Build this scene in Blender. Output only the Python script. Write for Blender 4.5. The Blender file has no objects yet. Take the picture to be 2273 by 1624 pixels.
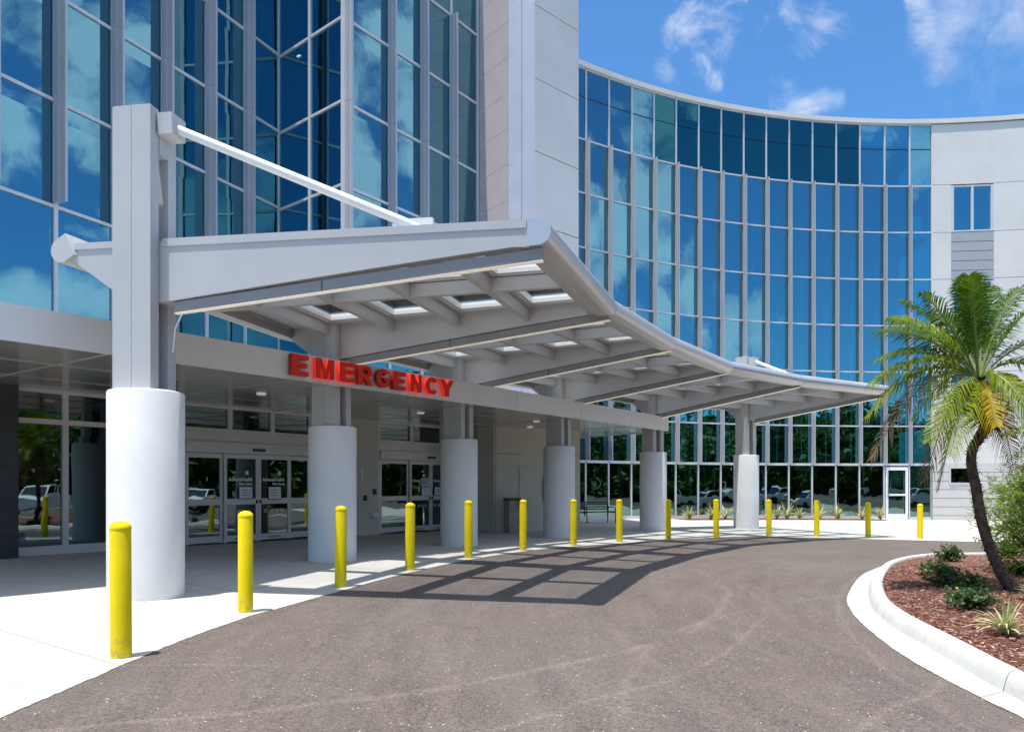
import bpy, bmesh, math, random
from mathutils import Vector, Matrix
R = math.radians
sc = bpy.context.scene
col = sc.collection

# ------------------------------------------------------------------ camera, sky, sun, exposure
F = 1677.0; CX = 1136.5; HZ = 1076.0; EYE = 1.5; TILT = .0135
cam = bpy.data.cameras.new('camera'); camo = bpy.data.objects.new('camera', cam); col.objects.link(camo)
camo.location = (0, 0, EYE); camo.rotation_euler = (R(90), 0, 0)
cam.sensor_width = 36; cam.lens = 36 * F / 2273; cam.shift_y = (HZ - 812) / 2273
cam.clip_end = 3000; cam.clip_start = .05
sc.camera = camo
SUNV = Vector((-.155, -.158, 1)).normalized()            # towards the sun
sun = bpy.data.lights.new('sun', 'SUN'); sun.energy = 4.6; sun.angle = R(.5); sun.color = (1, .955, .88)
suno = bpy.data.objects.new('sun', sun); col.objects.link(suno)
suno.rotation_euler = SUNV.to_track_quat('Z', 'Y').to_euler()
sc.view_settings.view_transform = 'Standard'; sc.view_settings.look = 'None'
sc.view_settings.exposure = 0.46; sc.view_settings.gamma = 1
sc.render.engine = 'CYCLES'
sc.cycles.max_bounces = 8; sc.cycles.transparent_max_bounces = 24; sc.cycles.glossy_bounces = 4

class NT:
    """tiny node-tree helper"""
    def __init__(s, tree): s.t = tree; s.n = tree.nodes; s.l = tree.links
    def node(s, typ, **kw):
        n = s.n.new(typ)
        for k, v in kw.items(): setattr(n, k, v)
        return n
    def put(s, sock, v):
        if isinstance(v, bpy.types.NodeSocket): s.l.new(v, sock)
        elif isinstance(v, (tuple, list)) and sock.type == 'RGBA' and len(v) == 3: sock.default_value = (*v, 1)
        else: sock.default_value = v
    def math(s, op, a, b=None, c=None, clamp=False):
        n = s.node('ShaderNodeMath', operation=op, use_clamp=clamp); s.put(n.inputs[0], a)
        if b is not None: s.put(n.inputs[1], b)
        if c is not None: s.put(n.inputs[2], c)
        return n.outputs[0]
    def vmath(s, op, a, b=None, out=0):
        n = s.node('ShaderNodeVectorMath', operation=op); s.put(n.inputs[0], a)
        if b is not None: s.put(n.inputs[1], b)
        return n.outputs['Value'] if op in ('DOT_PRODUCT', 'LENGTH', 'DISTANCE') else n.outputs[0]
    def mix(s, f, a, b, blend='MIX'):
        n = s.node('ShaderNodeMix', data_type='RGBA', blend_type=blend)
        s.put(n.inputs[0], f); s.put(n.inputs[6], a); s.put(n.inputs[7], b); return n.outputs[2]
    def noise(s, vec, scale, detail=4, rough=.55, dist=0):
        n = s.node('ShaderNodeTexNoise'); s.put(n.inputs['Vector'], vec); n.inputs['Scale'].default_value = scale
        n.inputs['Detail'].default_value = detail; n.inputs['Roughness'].default_value = rough; n.inputs['Distortion'].default_value = dist
        return n.outputs[0]
    def ramp(s, v, lo, hi, a=0., b=1., smooth=True):
        n = s.node('ShaderNodeMapRange', interpolation_type='SMOOTHSTEP' if smooth else 'LINEAR')
        s.put(n.inputs[0], v); n.inputs[1].default_value = lo; n.inputs[2].default_value = hi
        n.inputs[3].default_value = a; n.inputs[4].default_value = b; return n.outputs[0]
    def scale(s, vec, v):
        n = s.node('ShaderNodeMapping'); s.put(n.inputs[0], vec); n.inputs['Scale'].default_value = v; return n.outputs[0]

def raydir(u, v): return Vector(((u - CX) / F, 1, (HZ - v) / F)).normalized()

world = bpy.data.worlds.new('World'); sc.world = world; world.use_nodes = True
w = NT(world.node_tree)
for n in list(w.n): w.n.remove(n)
wo = w.node('ShaderNodeOutputWorld'); bg = w.node('ShaderNodeBackground'); w.l.new(bg.outputs[0], wo.inputs[0])
sky = w.node('ShaderNodeTexSky', sky_type='NISHITA'); sky.sun_disc = False
sky.sun_elevation = math.asin(SUNV.z); sky.sun_rotation = math.atan2(SUNV.x, SUNV.y); sky.altitude = 0
sky.air_density = 1.0; sky.dust_density = .35; sky.ozone_density = 2.2
bg.inputs[1].default_value = .13
d = w.node('ShaderNodeTexCoord').outputs['Generated']
sep = w.node('ShaderNodeSeparateXYZ'); w.l.new(d, sep.inputs[0])
dx, dy, dz = sep.outputs
pz = w.math('ADD', w.math('MAXIMUM', dz, 0.0), .18)
comb = w.node('ShaderNodeCombineXYZ'); w.put(comb.inputs[0], w.math('DIVIDE', dx, pz)); w.put(comb.inputs[1], w.math('DIVIDE', dy, pz))
pv = comb.outputs[0]
def azel(az, te): a = R(az); return Vector((math.cos(a), math.sin(a), te)).normalized()
# cumulus ahead (given by where it stands in the photograph) and to the east / south, where only the glass shows it
blobs = [(raydir(1575, 20), 70, 75, -60, .95, 0), (raydir(1605, 105), 45, 34, 20, .8, 0), (raydir(1550, 152), 66, 30, -25, 1.0, 0), (raydir(1488, 165), 44, 24, -40, .9, 0),
         (raydir(1735, 175), 62, 110, 25, .85, 0), (raydir(1790, 110), 60, 95, 40, .6, 0), (raydir(1825, 218), 60, 26, -15, .5, 0), (raydir(2045, 30), 26, 62, 20, .6, 0),
         (raydir(2185, 60), 105, 115, 35, .85, 2), (raydir(2280, 40), 150, 150, 0, .75, 2),
         (azel(10.5, .47), 90, 270, -8, 1.1, 1), (azel(8.2, .44), 110, 190, 0, 1.1, 1), (azel(14.5, .40), 110, 120, 0, 1.0, 1), (azel(14.5, .50), 60, 110, 10, 1.0, 1), (azel(13.2, .33), 40, 90, 0, .9, 1), (azel(9.5, .20), 120, 60, 0, 1.0, 1), (azel(17, .28), 70, 60, 0, 1.0, 1),
         (azel(-22, .34), 150, 150, 10, 1.1, 1), (azel(-29, .26), 130, 110, 0, 1.0, 1), (azel(-27, .50), 160, 90, 0, .8, 1), (azel(-60, .46), 170, 70, 0, .9, 1), (azel(-66, .40), 110, 90, 0, .7, 1), (azel(-40, .20), 150, 60, 0, .9, 1),
         (azel(-100, .30), 400, 200, 0, .9, 1), (azel(40, .25), 400, 120, 0, .9, 1), (azel(150, .5), 500, 200, 0, .9, 1)]
dens = None
nb0 = w.noise(d, 15, 9, .60, .45); nb1 = w.noise(d, 9, 8, .55, .3)
for (c, ra, rb, ang, st, fam) in blobs:
    h = Vector((c.y, -c.x, 0)).normalized(); e1 = h; e2 = e1.cross(c).normalized()
    if e2.z < 0: e2 = -e2
    ca, sa = math.cos(R(ang)), math.sin(R(ang))
    f1 = e1 * ca + e2 * sa; f2 = -e1 * sa + e2 * ca
    a_ = w.math('MULTIPLY', w.vmath('DOT_PRODUCT', d, tuple(f1)), F * .9 / ra)
    b_ = w.math('MULTIPLY', w.vmath('DOT_PRODUCT', d, tuple(f2)), F * .9 / rb)
    r2 = w.math('ADD', w.math('MULTIPLY', a_, a_), w.math('MULTIPLY', b_, b_))
    nn = nb1 if fam == 1 else nb0
    m = w.math('ADD', w.math('MULTIPLY', w.math('SUBTRACT', 1.25 if fam == 1 else 1, r2), .48), w.math('MULTIPLY', w.math('SUBTRACT', nn, .5), {0: 4.0, 1: 3.2, 2: 1.7}[fam]))
    m = w.math('MULTIPLY', w.ramp(m, .12, {0: 1.3, 1: .68, 2: 1.1}[fam]), st, clamp=True)
    fr = w.math('GREATER_THAN', w.vmath('DOT_PRODUCT', d, tuple(c)), 0.5)
    m = w.math('MULTIPLY', m, fr)
    dens = m if dens is None else w.math('MAXIMUM', dens, m)
# thin bright veil overhead, out of view, added for neutral fill light
fill_veil = w.math('MULTIPLY', w.ramp(dz, .55, .75), w.ramp(w.noise(d, 2.2, 6, .6, .4), .36, .56, .55, .95))
allc = w.math('MAXIMUM', dens, fill_veil)
shade = w.ramp(w.noise(pv, 2.6, 4, .5), .35, .7, .62, 1.0)
east = w.ramp(w.math('SUBTRACT', dx, w.math('MULTIPLY', dy, .8)), -.1, .4, 1.0, 1.45)
ccol = w.mix(shade, (3.0, 3.6, 4.6), (5.2, 5.6, 6.2))
cs = w.node('ShaderNodeVectorMath', operation='SCALE'); w.put(cs.inputs[0], ccol); w.put(cs.inputs['Scale'], east); ccol = cs.outputs[0]
skyc = w.mix(1.0, sky.outputs[0], (.52, .90, 1.18), 'MULTIPLY')
w.put(bg.inputs[0], w.mix(w.math('MULTIPLY', allc, .88), skyc, ccol))

# ------------------------------------------------------------------ ground plane helpers
def gz(x): return -TILT * max(-20., min(32., x))
def G(u, v, z=0.):                       # photograph position -> point on the (slightly cross-falling) ground
    a = (u - CX) / F; Y = (EYE - z) / ((v - HZ) / F - TILT * a); return Vector((a * Y, Y, -TILT * a * Y + z))
def at(u, v, Y): return Vector(((u - CX) / F * Y, Y, EYE + (HZ - v) / F * Y))
def NTV(v, x0, y0): return (x0, y0)
def zc(ox, oy, pts):                     # detail-crop coordinates -> photograph coordinates
    return [((ox + x / 3.247) / 1.1509, (oy + y / 3.247) / 1.1509) for x, y in pts]

# ------------------------------------------------------------------ materials
MATS = {}
def mat(name, fn):
    if name in MATS: return MATS[name]
    m = bpy.data.materials.new(name); m.use_nodes = True
    t = NT(m.node_tree)
    for n in list(t.n): t.n.remove(n)
    out = t.node('ShaderNodeOutputMaterial'); r = fn(t)
    t.l.new(r, out.inputs[0]); MATS[name] = m; return m
def obj_co(t): return t.node('ShaderNodeTexCoord').outputs['Object']
def pos(t): return t.node('ShaderNodeNewGeometry').outputs['Position']
def pbr(t, color, rough=.5, metal=0., bump=None, bstr=.3, bdist=.01, spec=.5, emit=None, estr=0):
    p = t.node('ShaderNodeBsdfPrincipled'); t.put(p.inputs['Base Color'], color); t.put(p.inputs['Roughness'], rough)
    p.inputs['Metallic'].default_value = metal; p.inputs['Specular IOR Level'].default_value = spec
    if bump is not None:
        b = t.node('ShaderNodeBump'); b.inputs['Strength'].default_value = bstr; b.inputs['Distance'].default_value = bdist
        t.put(b.inputs['Height'], bump); t.l.new(b.outputs[0], p.inputs['Normal'])
    if emit: t.put(p.inputs['Emission Color'], emit); p.inputs['Emission Strength'].default_value = estr
    return p.outputs[0]
def varied(name, c, rough=.5, metal=0., amt=.12, sc_=1.5, fine=30, bstr=.08, spec=.5):
    def fn(t):
        P = pos(t); n = t.noise(P, sc_, 5, .6); f = t.noise(P, fine, 4, .6)
        k = t.math('ADD', t.ramp(n, .3, .7, 1 - amt, 1 + amt * .5), t.ramp(f, .3, .7, -amt * .25, amt * .25))
        cc = t.node('ShaderNodeVectorMath', operation='SCALE'); cc.inputs[0].default_value = c; t.put(cc.inputs['Scale'], k)
        return pbr(t, cc.outputs[0], t.ramp(n, .3, .7, rough * .92, min(1, rough * 1.08)), metal, f if bstr > .05 else None, bstr, .01, spec)
    return mat(name, fn)

def asphalt_fn(t):
    P = pos(t)
    big = t.noise(P, .22, 5, .6, .4); mid = t.noise(P, 1.6, 6, .65)
    fine = t.noise(P, 70, 3, .7); grit = t.noise(P, 26, 5, .8)
    sp = t.node('ShaderNodeSeparateXYZ'); t.l.new(P, sp.inputs[0])
    # paver passes and tyre scuffs follow circles round the island centre
    cx_, cy_ = 13.2, 8.0
    ax = t.math('SUBTRACT', sp.outputs[0], cx_); ay = t.math('SUBTRACT', sp.outputs[1], cy_)
    rad = t.math('SQRT', t.math('ADD', t.math('MULTIPLY', ax, ax), t.math('MULTIPLY', ay, ay)))
    rad2 = t.math('ADD', rad, t.math('MULTIPLY', mid, .5)); th = t.math('ARCTAN2', ay, ax)
    cb = t.node('ShaderNodeCombineXYZ'); t.put(cb.inputs[0], t.math('MULTIPLY', rad2, 1.0)); t.put(cb.inputs[1], t.math('MULTIPLY', th, 1.1))
    streak = t.noise(cb.outputs[0], 3.2, 7, .72)
    k = t.math('ADD', t.ramp(big, .3, .7, .93, 1.05), t.ramp(streak, .3, .7, -.14, .16))
    k = t.math('ADD', k, t.ramp(grit, .36, .64, -.20, .20)); k = t.math('ADD', k, t.ramp(fine, .34, .66, -.38, .38))
    k = t.math('ADD', k, t.ramp(mid, .3, .7, -.05, .05))
    # long pale tyre scuffs
    w1 = t.noise(t.scale(P, (1, 1, 1)), .55, 3, .5); scuff = None
    for (cx2, cy2, rr, wd, s_) in [(-5.6, 12.9, 8.9, .05, .5), (-6.2, 12.2, 9.7, .035, .4), (8.6, -1.6, 8.3, .06, .45), (7.3, .6, 6.6, .04, .5), (9.4, 3.2, 8.9, .045, .35), (-2.4, 1.0, 5.2, .03, .3), (20, 3, 15.5, .05, .35), (20, 3, 17.2, .04, .35), (12.5, -4, 11.2, .03, .35)]:
        qx = t.math('SUBTRACT', sp.outputs[0], cx2); qy = t.math('SUBTRACT', sp.outputs[1], cy2)
        q = t.math('SQRT', t.math('ADD', t.math('MULTIPLY', qx, qx), t.math('MULTIPLY', qy, qy)))
        q = t.math('ADD', q, t.math('MULTIPLY', t.math('SUBTRACT', w1, .5), .5))
        g = t.math('SUBTRACT', 1, t.math('DIVIDE', t.math('ABSOLUTE', t.math('SUBTRACT', q, rr)), wd * 1.5), clamp=True)
        g = t.math('MULTIPLY', g, s_); scuff = g if scuff is None else t.math('ADD', scuff, g)
    gate = t.ramp(t.noise(P, .5, 3, .5), .36, .5); scuff = t.math('MULTIPLY', t.math('MULTIPLY', scuff, gate), .75)
    scuff = t.math('MULTIPLY', scuff, t.ramp(grit, .35, .6, .3, 1.2))
    k = t.math('ADD', k, scuff)
    base = t.mix(t.ramp(big, .35, .65), (.132, .104, .091), (.122, .102, .090))
    cc = t.node('ShaderNodeVectorMath', operation='SCALE'); t.put(cc.inputs[0], base); t.put(cc.inputs['Scale'], k)
    spot = t.ramp(t.noise(P, 1.15, 4, .62, .3), .66, .74, 0, .28)
    pale = t.ramp(t.noise(t.scale(P, (1, 1, 1)), .75, 6, .7, .8), .60, .74, 0, .22)
    cc2 = t.mix(spot, cc.outputs[0], (.06, .05, .047)); cc2 = t.mix(pale, cc2, (.20, .18, .165))
    # pale stone chips
    v = t.node('ShaderNodeTexVoronoi'); t.put(v.inputs['Vector'], P); v.inputs['Scale'].default_value = 26
    chip = t.math('MULTIPLY', t.math('LESS_THAN', v.outputs['Distance'], .16), t.math('GREATER_THAN', t.noise(P, 9, 2), .60))
    c = t.mix(chip, cc2, (.62, .56, .48))
    # cracks
    cr = t.node('ShaderNodeTexVoronoi', feature='DISTANCE_TO_EDGE'); cr.inputs['Scale'].default_value = .16
    wp = t.node('ShaderNodeVectorMath', operation='ADD'); t.put(wp.inputs[0], P)
    nn = t.node('ShaderNodeTexNoise'); t.put(nn.inputs['Vector'], P); nn.inputs['Scale'].default_value = 1.3; nn.inputs['Detail'].default_value = 6
    t.l.new(nn.outputs['Color'], wp.inputs[1]); t.put(cr.inputs['Vector'], wp.outputs[0])
    crk = t.math('MULTIPLY', t.math('LESS_THAN', cr.outputs['Distance'], .0012), .45)
    c = t.mix(crk, c, (.05, .04, .038))
    return pbr(t, c, .82, 0, t.math('ADD', grit, fine), .5, .006, .35)
M_asphalt = mat('asphalt', asphalt_fn)

def conc_fn(t):
    P = pos(t); a = t.noise(P, .35, 5, .6); b = t.noise(P, 3, 6, .65); f = t.noise(P, 60, 3, .6)
    k = t.math('ADD', t.ramp(a, .3, .7, .9, 1.05), t.ramp(b, .3, .7, -.05, .05)); k = t.math('ADD', k, t.ramp(f, .3, .7, -.03, .03))
    st = t.ramp(t.noise(P, .9, 6, .7, 1.0), .60, .74, 0, .22)
    cc = t.node('ShaderNodeVectorMath', operation='SCALE'); cc.inputs[0].default_value = (.54, .515, .465); t.put(cc.inputs['Scale'], k)
    c = t.mix(st, cc.outputs[0], (.42, .36, .29))
    # saw-cut joints square to the building front
    rot = t.node('ShaderNodeMapping'); t.put(rot.inputs[0], P); rot.inputs['Rotation'].default_value = (0, 0, R(35.9))
    s2 = t.node('ShaderNodeSeparateXYZ'); t.l.new(rot.outputs[0], s2.inputs[0])
    j = None
    for o in (0, 1):
        q = t.math('ABSOLUTE', t.math('SUBTRACT', t.math('FRACT', t.math('DIVIDE', t.math('ADD', s2.outputs[o], 50.3), 3.05)), .5))
        q = t.math('LESS_THAN', q, .003); j = q if j is None else t.math('MAXIMUM', j, q)
    c = t.mix(t.math('MULTIPLY', j, .7), c, (.16, .14, .12))
    return pbr(t, c, .85, 0, f, .15, .004, .3)
M_conc = mat('pavement_concrete', conc_fn)

def kerb_joint(t, P, c):
    sp = t.node('ShaderNodeSeparateXYZ'); t.l.new(P, sp.inputs[0])
    th = t.math('ARCTAN2', t.math('SUBTRACT', sp.outputs[1], 9.0), t.math('SUBTRACT', sp.outputs[0], 9.5))
    j = t.math('LESS_THAN', t.math('ABSOLUTE', t.math('SUBTRACT', t.math('FRACT', t.math('MULTIPLY', th, 2.1)), .5)), .002)
    c = t.mix(t.math('MULTIPLY', j, .75), c, (.12, .11, .10))
    rub = t.ramp(t.noise(t.scale(P, (1.2, 9, 3)), 1.6, 5, .75, .5), .63, .70, 0, .45)
    return t.mix(rub, c, (.20, .19, .18))
def kerb_fn(t):
    P = pos(t); a = t.noise(P, 1.2, 5, .65); f = t.noise(P, 40, 4, .6)
    k = t.math('ADD', t.ramp(a, .3, .7, .92, 1.04), t.ramp(f, .3, .7, -.04, .04))
    cc = t.node('ShaderNodeVectorMath', operation='SCALE'); cc.inputs[0].default_value = (.56, .555, .54); t.put(cc.inputs['Scale'], k)
    dirt = t.ramp(t.noise(P, 3.5, 6, .72, .6), .58, .72, 0, .5)
    return pbr(t, kerb_joint(t, P, t.mix(dirt, cc.outputs[0], (.42, .35, .27))), .8, 0, f, .2, .004, .3)
M_kerb = mat('kerb_concrete', kerb_fn)
def gutter_fn(t):
    P = pos(t); a = t.noise(P, 1.2, 5, .65); f = t.noise(P, 40, 4, .6)
    k = t.math('ADD', t.ramp(a, .3, .7, .9, 1.05), t.ramp(f, .3, .7, -.05, .05))
    cc = t.node('ShaderNodeVectorMath', operation='SCALE'); cc.inputs[0].default_value = (.54, .515, .45); t.put(cc.inputs['Scale'], k)
    dirt = t.ramp(t.noise(P, 5, 6, .75, 1.2), .60, .70, 0, .7)
    return pbr(t, kerb_joint(t, P, t.mix(dirt, cc.outputs[0], (.33, .26, .18))), .85, 0, f, .2, .004, .3)
M_gutter = mat('gutter_concrete', gutter_fn)

def pier_fn(t):
    P = pos(t); a = t.noise(P, 1.1, 5, .6); f = t.noise(P, 90, 3, .6)
    o = obj_co(t); s = t.node('ShaderNodeSeparateXYZ'); t.l.new(o, s.inputs[0])
    mark = t.math('MULTIPLY', t.ramp(t.noise(P, 11, 5, .8, 1.5), .64, .68), t.ramp(s.outputs[2], .75, .25))
    k = t.math('ADD', t.ramp(a, .3, .7, .93, 1.03), t.ramp(f, .3, .7, -.03, .03))
    cc = t.node('ShaderNodeVectorMath', operation='SCALE'); cc.inputs[0].default_value = (.75, .745, .74); t.put(cc.inputs['Scale'], k)
    return pbr(t, t.mix(t.math('MULTIPLY', mark, .5), cc.outputs[0], (.14, .14, .15)), .7, 0, t.noise(P, 28, 5, .7), .25, .006, .35)
M_pier = mat('painted_concrete', pier_fn)

M_white = varied('canopy_paint', (.50, .50, .505), .38, 0, .05, .8, 60, .02)
M_tube = varied('tube_metal', (.56, .56, .57), .3, .35, .05, .8, 60, .02)
M_gapfill = varied('dark_gap_fill', (.12, .115, .12), .5, 0, .1)
M_bar = varied('light_bar_metal', (.26, .26, .265), .45, 0, .04)
M_rod = varied('rod_paint', (.82, .82, .82), .3, 0, .04)
M_fin = varied('fin_metal', (.50, .50, .54), .4, .2, .06, .6, 50, .02)
M_frame = varied('window_frame_metal', (.66, .66, .70), .35, .15, .04)
M_sframe = varied('storefront_aluminium', (.70, .68, .68), .38, .15, .05)
M_fascia = varied('fascia_panel', (.72, .71, .71), .36, .15, .04, .5, 50, .01)
M_pink = varied('warm_metal_panel', (.62, .54, .55), .45, .15, .04)
M_lav = varied('lavender_panel', (.54, .54, .62), .45, .2, .04)
M_wall = varied('white_stucco', (.72, .70, .675), .8, 0, .05, .7, 70, .08)
M_beige = varied('beige_wall', (.62, .585, .51), .8, 0, .06, .9, 50, .06)
M_darkp = varied('dark_pier_tile', (.045, .045, .055), .4, 0, .15)
M_louver = varied('grey_louvre', (.42, .43, .45), .5, .1, .05)
M_base = varied('ribbed_base_panel', (.60, .59, .57), .7, 0, .05)
M_black = varied('black_plastic', (.012, .012, .014), .4, 0, .1)
M_joint = varied('joint_line', (.5, .5, .48), .5, 0, .05)
M_djoint = varied('dark_joint', (.16, .16, .16), .7, 0, .05)
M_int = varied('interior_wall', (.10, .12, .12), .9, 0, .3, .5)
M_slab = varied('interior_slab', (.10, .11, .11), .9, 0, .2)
M_blind = varied('window_blind', (.62, .66, .64), .9, 0, .06)
M_paper = varied('paper', (.78, .78, .84), .9, 0, .04)
M_ink = varied('ink', (.18, .12, .22), .9, 0, .04)
M_vinyl = varied('white_vinyl', (.85, .85, .85), .6, 0, .02)
M_bluefr = varied('blue_mount', (.02, .07, .2), .5, 0, .05)
M_bin = varied('bin_stone', (.40, .36, .31), .85, 0, .2, 6, 60, .3)
M_binl = varied('bin_lid', (.10, .075, .06), .5, 0, .1)
M_bench = varied('bench_metal', (.03, .03, .035), .4, .3, .1)

def soffit_fn(t):
    P = pos(t); n = t.noise(P, .5, 4, .6)
    return pbr(t, (.50, .49, .47), t.ramp(n, .3, .7, .12, .2), .5, None)
M_soffit = mat('soffit_panel', soffit_fn)

def yellow_fn(t):
    P = pos(t); n = t.noise(P, 5, 5, .6); f = t.noise(P, 55, 3, .6)
    o = obj_co(t); s = t.node('ShaderNodeSeparateXYZ'); t.l.new(o, s.inputs[0])
    c = t.mix(t.ramp(n, .3, .7), (.80, .60, .004), (.86, .66, .006))
    dirt = t.math('MULTIPLY', t.ramp(t.noise(P, 14, 5, .7), .42, .62), t.ramp(s.outputs[2], .30, .0)); c = t.mix(t.math('MULTIPLY', dirt, .6), c, (.3, .25, .12))
    rub = t.ramp(t.noise(t.scale(P, (1, 1, 7)), 3.1, 5, .8, .6), .66, .70, 0, .5); c = t.mix(rub, c, (.34, .27, .06))
    scr = t.ramp(t.noise(t.scale(P, (60, 60, 3)), 1.0, 5, .8), .70, .74, 0, .35); c = t.mix(scr, c, (.55, .42, .05))
    return pbr(t, c, .55, 0, f, .05, .004, .2)
M_yellow = mat('yellow_sleeve', yellow_fn)

def red_fn(t):
    return pbr(t, (.68, .026, .020), .4, 0, None, spec=.3, emit=(1, .035, .01), estr=.01)
M_red = mat('red_letter_face', red_fn)
M_redglow = mat('red_letter_glow_side', lambda t: pbr(t, (.75, .02, .008), .35, 0, None, emit=(1, .03, .005), estr=.28))  # glow of the lit letters put into brighter, emitting sides
M_redunlit = mat('red_letter_unlit_side', lambda t: pbr(t, (.28, .012, .01), .4, 0, None))  # same sides on unlit letters, shade put into a darker red
M_lens = mat('lit_lens', lambda t: pbr(t, (.9, .85, .75), .4, 0, None, emit=(1, .86, .68), estr=.20))
M_lampu = mat('downlight_lens', lambda t: pbr(t, (.9, .9, .88), .3, 0, None, emit=(1, .95, .88), estr=.16))

def glass_mat(name, gloss, trans, f0, rough=.0, wav=.4):
    def fn(t):
        P = pos(t); b = t.node('ShaderNodeBump'); b.inputs['Strength'].default_value = wav; b.inputs['Distance'].default_value = .01
        t.put(b.inputs['Height'], t.noise(P, .9, 2, .45))
        g = t.node('ShaderNodeBsdfGlossy'); t.put(g.inputs['Color'], gloss); g.inputs['Roughness'].default_value = rough; t.l.new(b.outputs[0], g.inputs['Normal'])
        z_ = t.node('ShaderNodeSeparateXYZ'); t.l.new(P, z_.inputs[0]); oi = t.node('ShaderNodeObjectInfo')
        wn_ = t.node('ShaderNodeTexWhiteNoise', noise_dimensions='2D'); cv = t.node('ShaderNodeCombineXYZ')
        t.put(cv.inputs[0], t.math('FLOOR', t.math('DIVIDE', t.math('SUBTRACT', z_.outputs[2], .1), 2.38))); t.put(cv.inputs[1], t.math('MULTIPLY', oi.outputs['Random'], 91.7)); t.l.new(cv.outputs[0], wn_.inputs[0])
        of = t.node('ShaderNodeVectorMath', operation='SCALE'); t.put(of.inputs[0], t.vmath('SUBTRACT', wn_.outputs['Color'], (.5, .5, .5))); of.inputs['Scale'].default_value = .016
        t.l.new(t.vmath('NORMALIZE', t.vmath('ADD', b.outputs[0], of.outputs[0])), g.inputs['Normal'])
        tr = t.node('ShaderNodeBsdfTransparent'); t.put(tr.inputs['Color'], trans)
        fr = t.node('ShaderNodeFresnel'); fr.inputs['IOR'].default_value = 1.5
        fac = t.math('ADD', f0, t.math('MULTIPLY', fr.outputs[0], 1 - f0), clamp=True)
        m = t.node('ShaderNodeMixShader'); t.put(m.inputs[0], fac); t.l.new(tr.outputs[0], m.inputs[1]); t.l.new(g.outputs[0], m.inputs[2])
        return m.outputs[0]
    return mat(name, fn)
M_glass = glass_mat('blue_reflective_glass', (.23, .50, .59), (.16, .60, .66), .56)
M_darkrefl = glass_mat('dark_reflection_glass', (.12, .50, .56), (.02, .06, .08), .24)  # dark deep-sky reflection put into the glass colour, with weaker gloss
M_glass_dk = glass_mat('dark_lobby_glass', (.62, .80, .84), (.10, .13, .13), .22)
M_glass_far = glass_mat('teal_lobby_glass', (.50, .78, .78), (.10, .18, .18), .26)
M_sky = glass_mat('skylight_glass', (.9, .95, 1), (.93, .95, .97), .04, 0, .05)

def mulch_fn(t):
    P = pos(t); v = t.node('ShaderNodeTexVoronoi'); t.put(v.inputs['Vector'], t.scale(P, (1, .55, 1))); v.inputs['Scale'].default_value = 48
    n = t.noise(P, 20, 5, .7); c1 = t.mix(t.ramp(n, .3, .7), (.05, .017, .012), (.25, .11, .08))
    hs = t.node('ShaderNodeSeparateColor'); t.l.new(v.outputs['Color'], hs.inputs[0])
    c = t.mix(t.ramp(hs.outputs[0], .2, .9, 0, .8), c1, (.32, .15, .11)); c = t.mix(t.math('GREATER_THAN', hs.outputs[1], .93), c, (.62, .48, .38))
    return pbr(t, c, .9, 0, t.math('ADD', v.outputs['Distance'], n), 1, .04, .2)
M_mulch = mat('mulch', mulch_fn)
def chip_fn(t):
    oi = t.node('ShaderNodeNewGeometry').outputs['Random Per Island']
    c = t.mix(t.ramp(oi, 0, .75, 0, 1, False), (.09, .03, .022), (.34, .15, .105)); c = t.mix(t.math('GREATER_THAN', oi, .88), c, (.50, .33, .25))
    return pbr(t, c, .85, 0, None, spec=.25)
M_chip = mat('mulch_chip', chip_fn)
def leaf_mat(name, c0, c1, tr=.35, extra=None):
    def fn(t):
        oi = t.node('ShaderNodeNewGeometry').outputs['Random Per Island']; c = t.mix(oi, c0, c1)
        if extra: c = t.mix(t.math('MULTIPLY', t.math('GREATER_THAN', oi, extra[0]), 1.0), c, extra[1])
        p = t.node('ShaderNodeBsdfPrincipled'); t.put(p.inputs['Base Color'], c); p.inputs['Roughness'].default_value = .5; p.inputs['Specular IOR Level'].default_value = .25
        tl = t.node('ShaderNodeBsdfTranslucent'); t.put(tl.inputs[0], t.mix(.35, c, (.22, .34, .01)))
        m = t.node('ShaderNodeMixShader'); m.inputs[0].default_value = tr; t.l.new(p.outputs[0], m.inputs[1]); t.l.new(tl.outputs[0], m.inputs[2]); return m.outputs[0]
    return mat(name, fn)
M_palm = leaf_mat('palm_leaflet', (.028, .085, .008), (.11, .21, .018), .38)
M_palmy = leaf_mat('yellow_leaflet', (.42, .25, .01), (.46, .36, .02), .35)
M_palmg = leaf_mat('lime_leaflet', (.14, .23, .012), (.34, .38, .02), .4)
M_palmb = leaf_mat('dead_leaflet', (.16, .07, .035), (.32, .17, .09), .15)
M_stem = varied('green_stem', (.20, .24, .05), .5, 0, .2, 8)
M_trunk = varied('palm_trunk_bark', (.115, .075, .05), .9, 0, .4, 9, 40, .9)
M_fibre = varied('palm_fibre', (.10, .055, .03), .95, 0, .5, 14, 60, .9)
M_shrub = leaf_mat('dark_shrub_leaf', (.012, .038, .008), (.035, .085, .012), .2, (.94, (.22, .30, .05)))
M_flax = leaf_mat('variegated_blade', (.36, .38, .13), (.74, .72, .44), .2)
M_feather = leaf_mat('feathery_leaf', (.07, .15, .012), (.24, .34, .03), .4)
M_wood = leaf_mat('woodland_leaf', (.028, .07, .018), (.08, .16, .03), .25)
M_wtrunk = varied('pine_bark', (.13, .095, .07), .9, 0, .3, 3)
M_grass = varied('grass_ground', (.06, .10, .025), .95, 0, .5, .3, 20, .5)
M_branch = varied('branch', (.10, .075, .05), .9, 0, .2, 6)
M_carw = varied('truck_paint', (.78, .79, .80), .25, 0, .02)
M_tyre = varied('tyre', (.02, .02, .02), .8, 0, .1)
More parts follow.
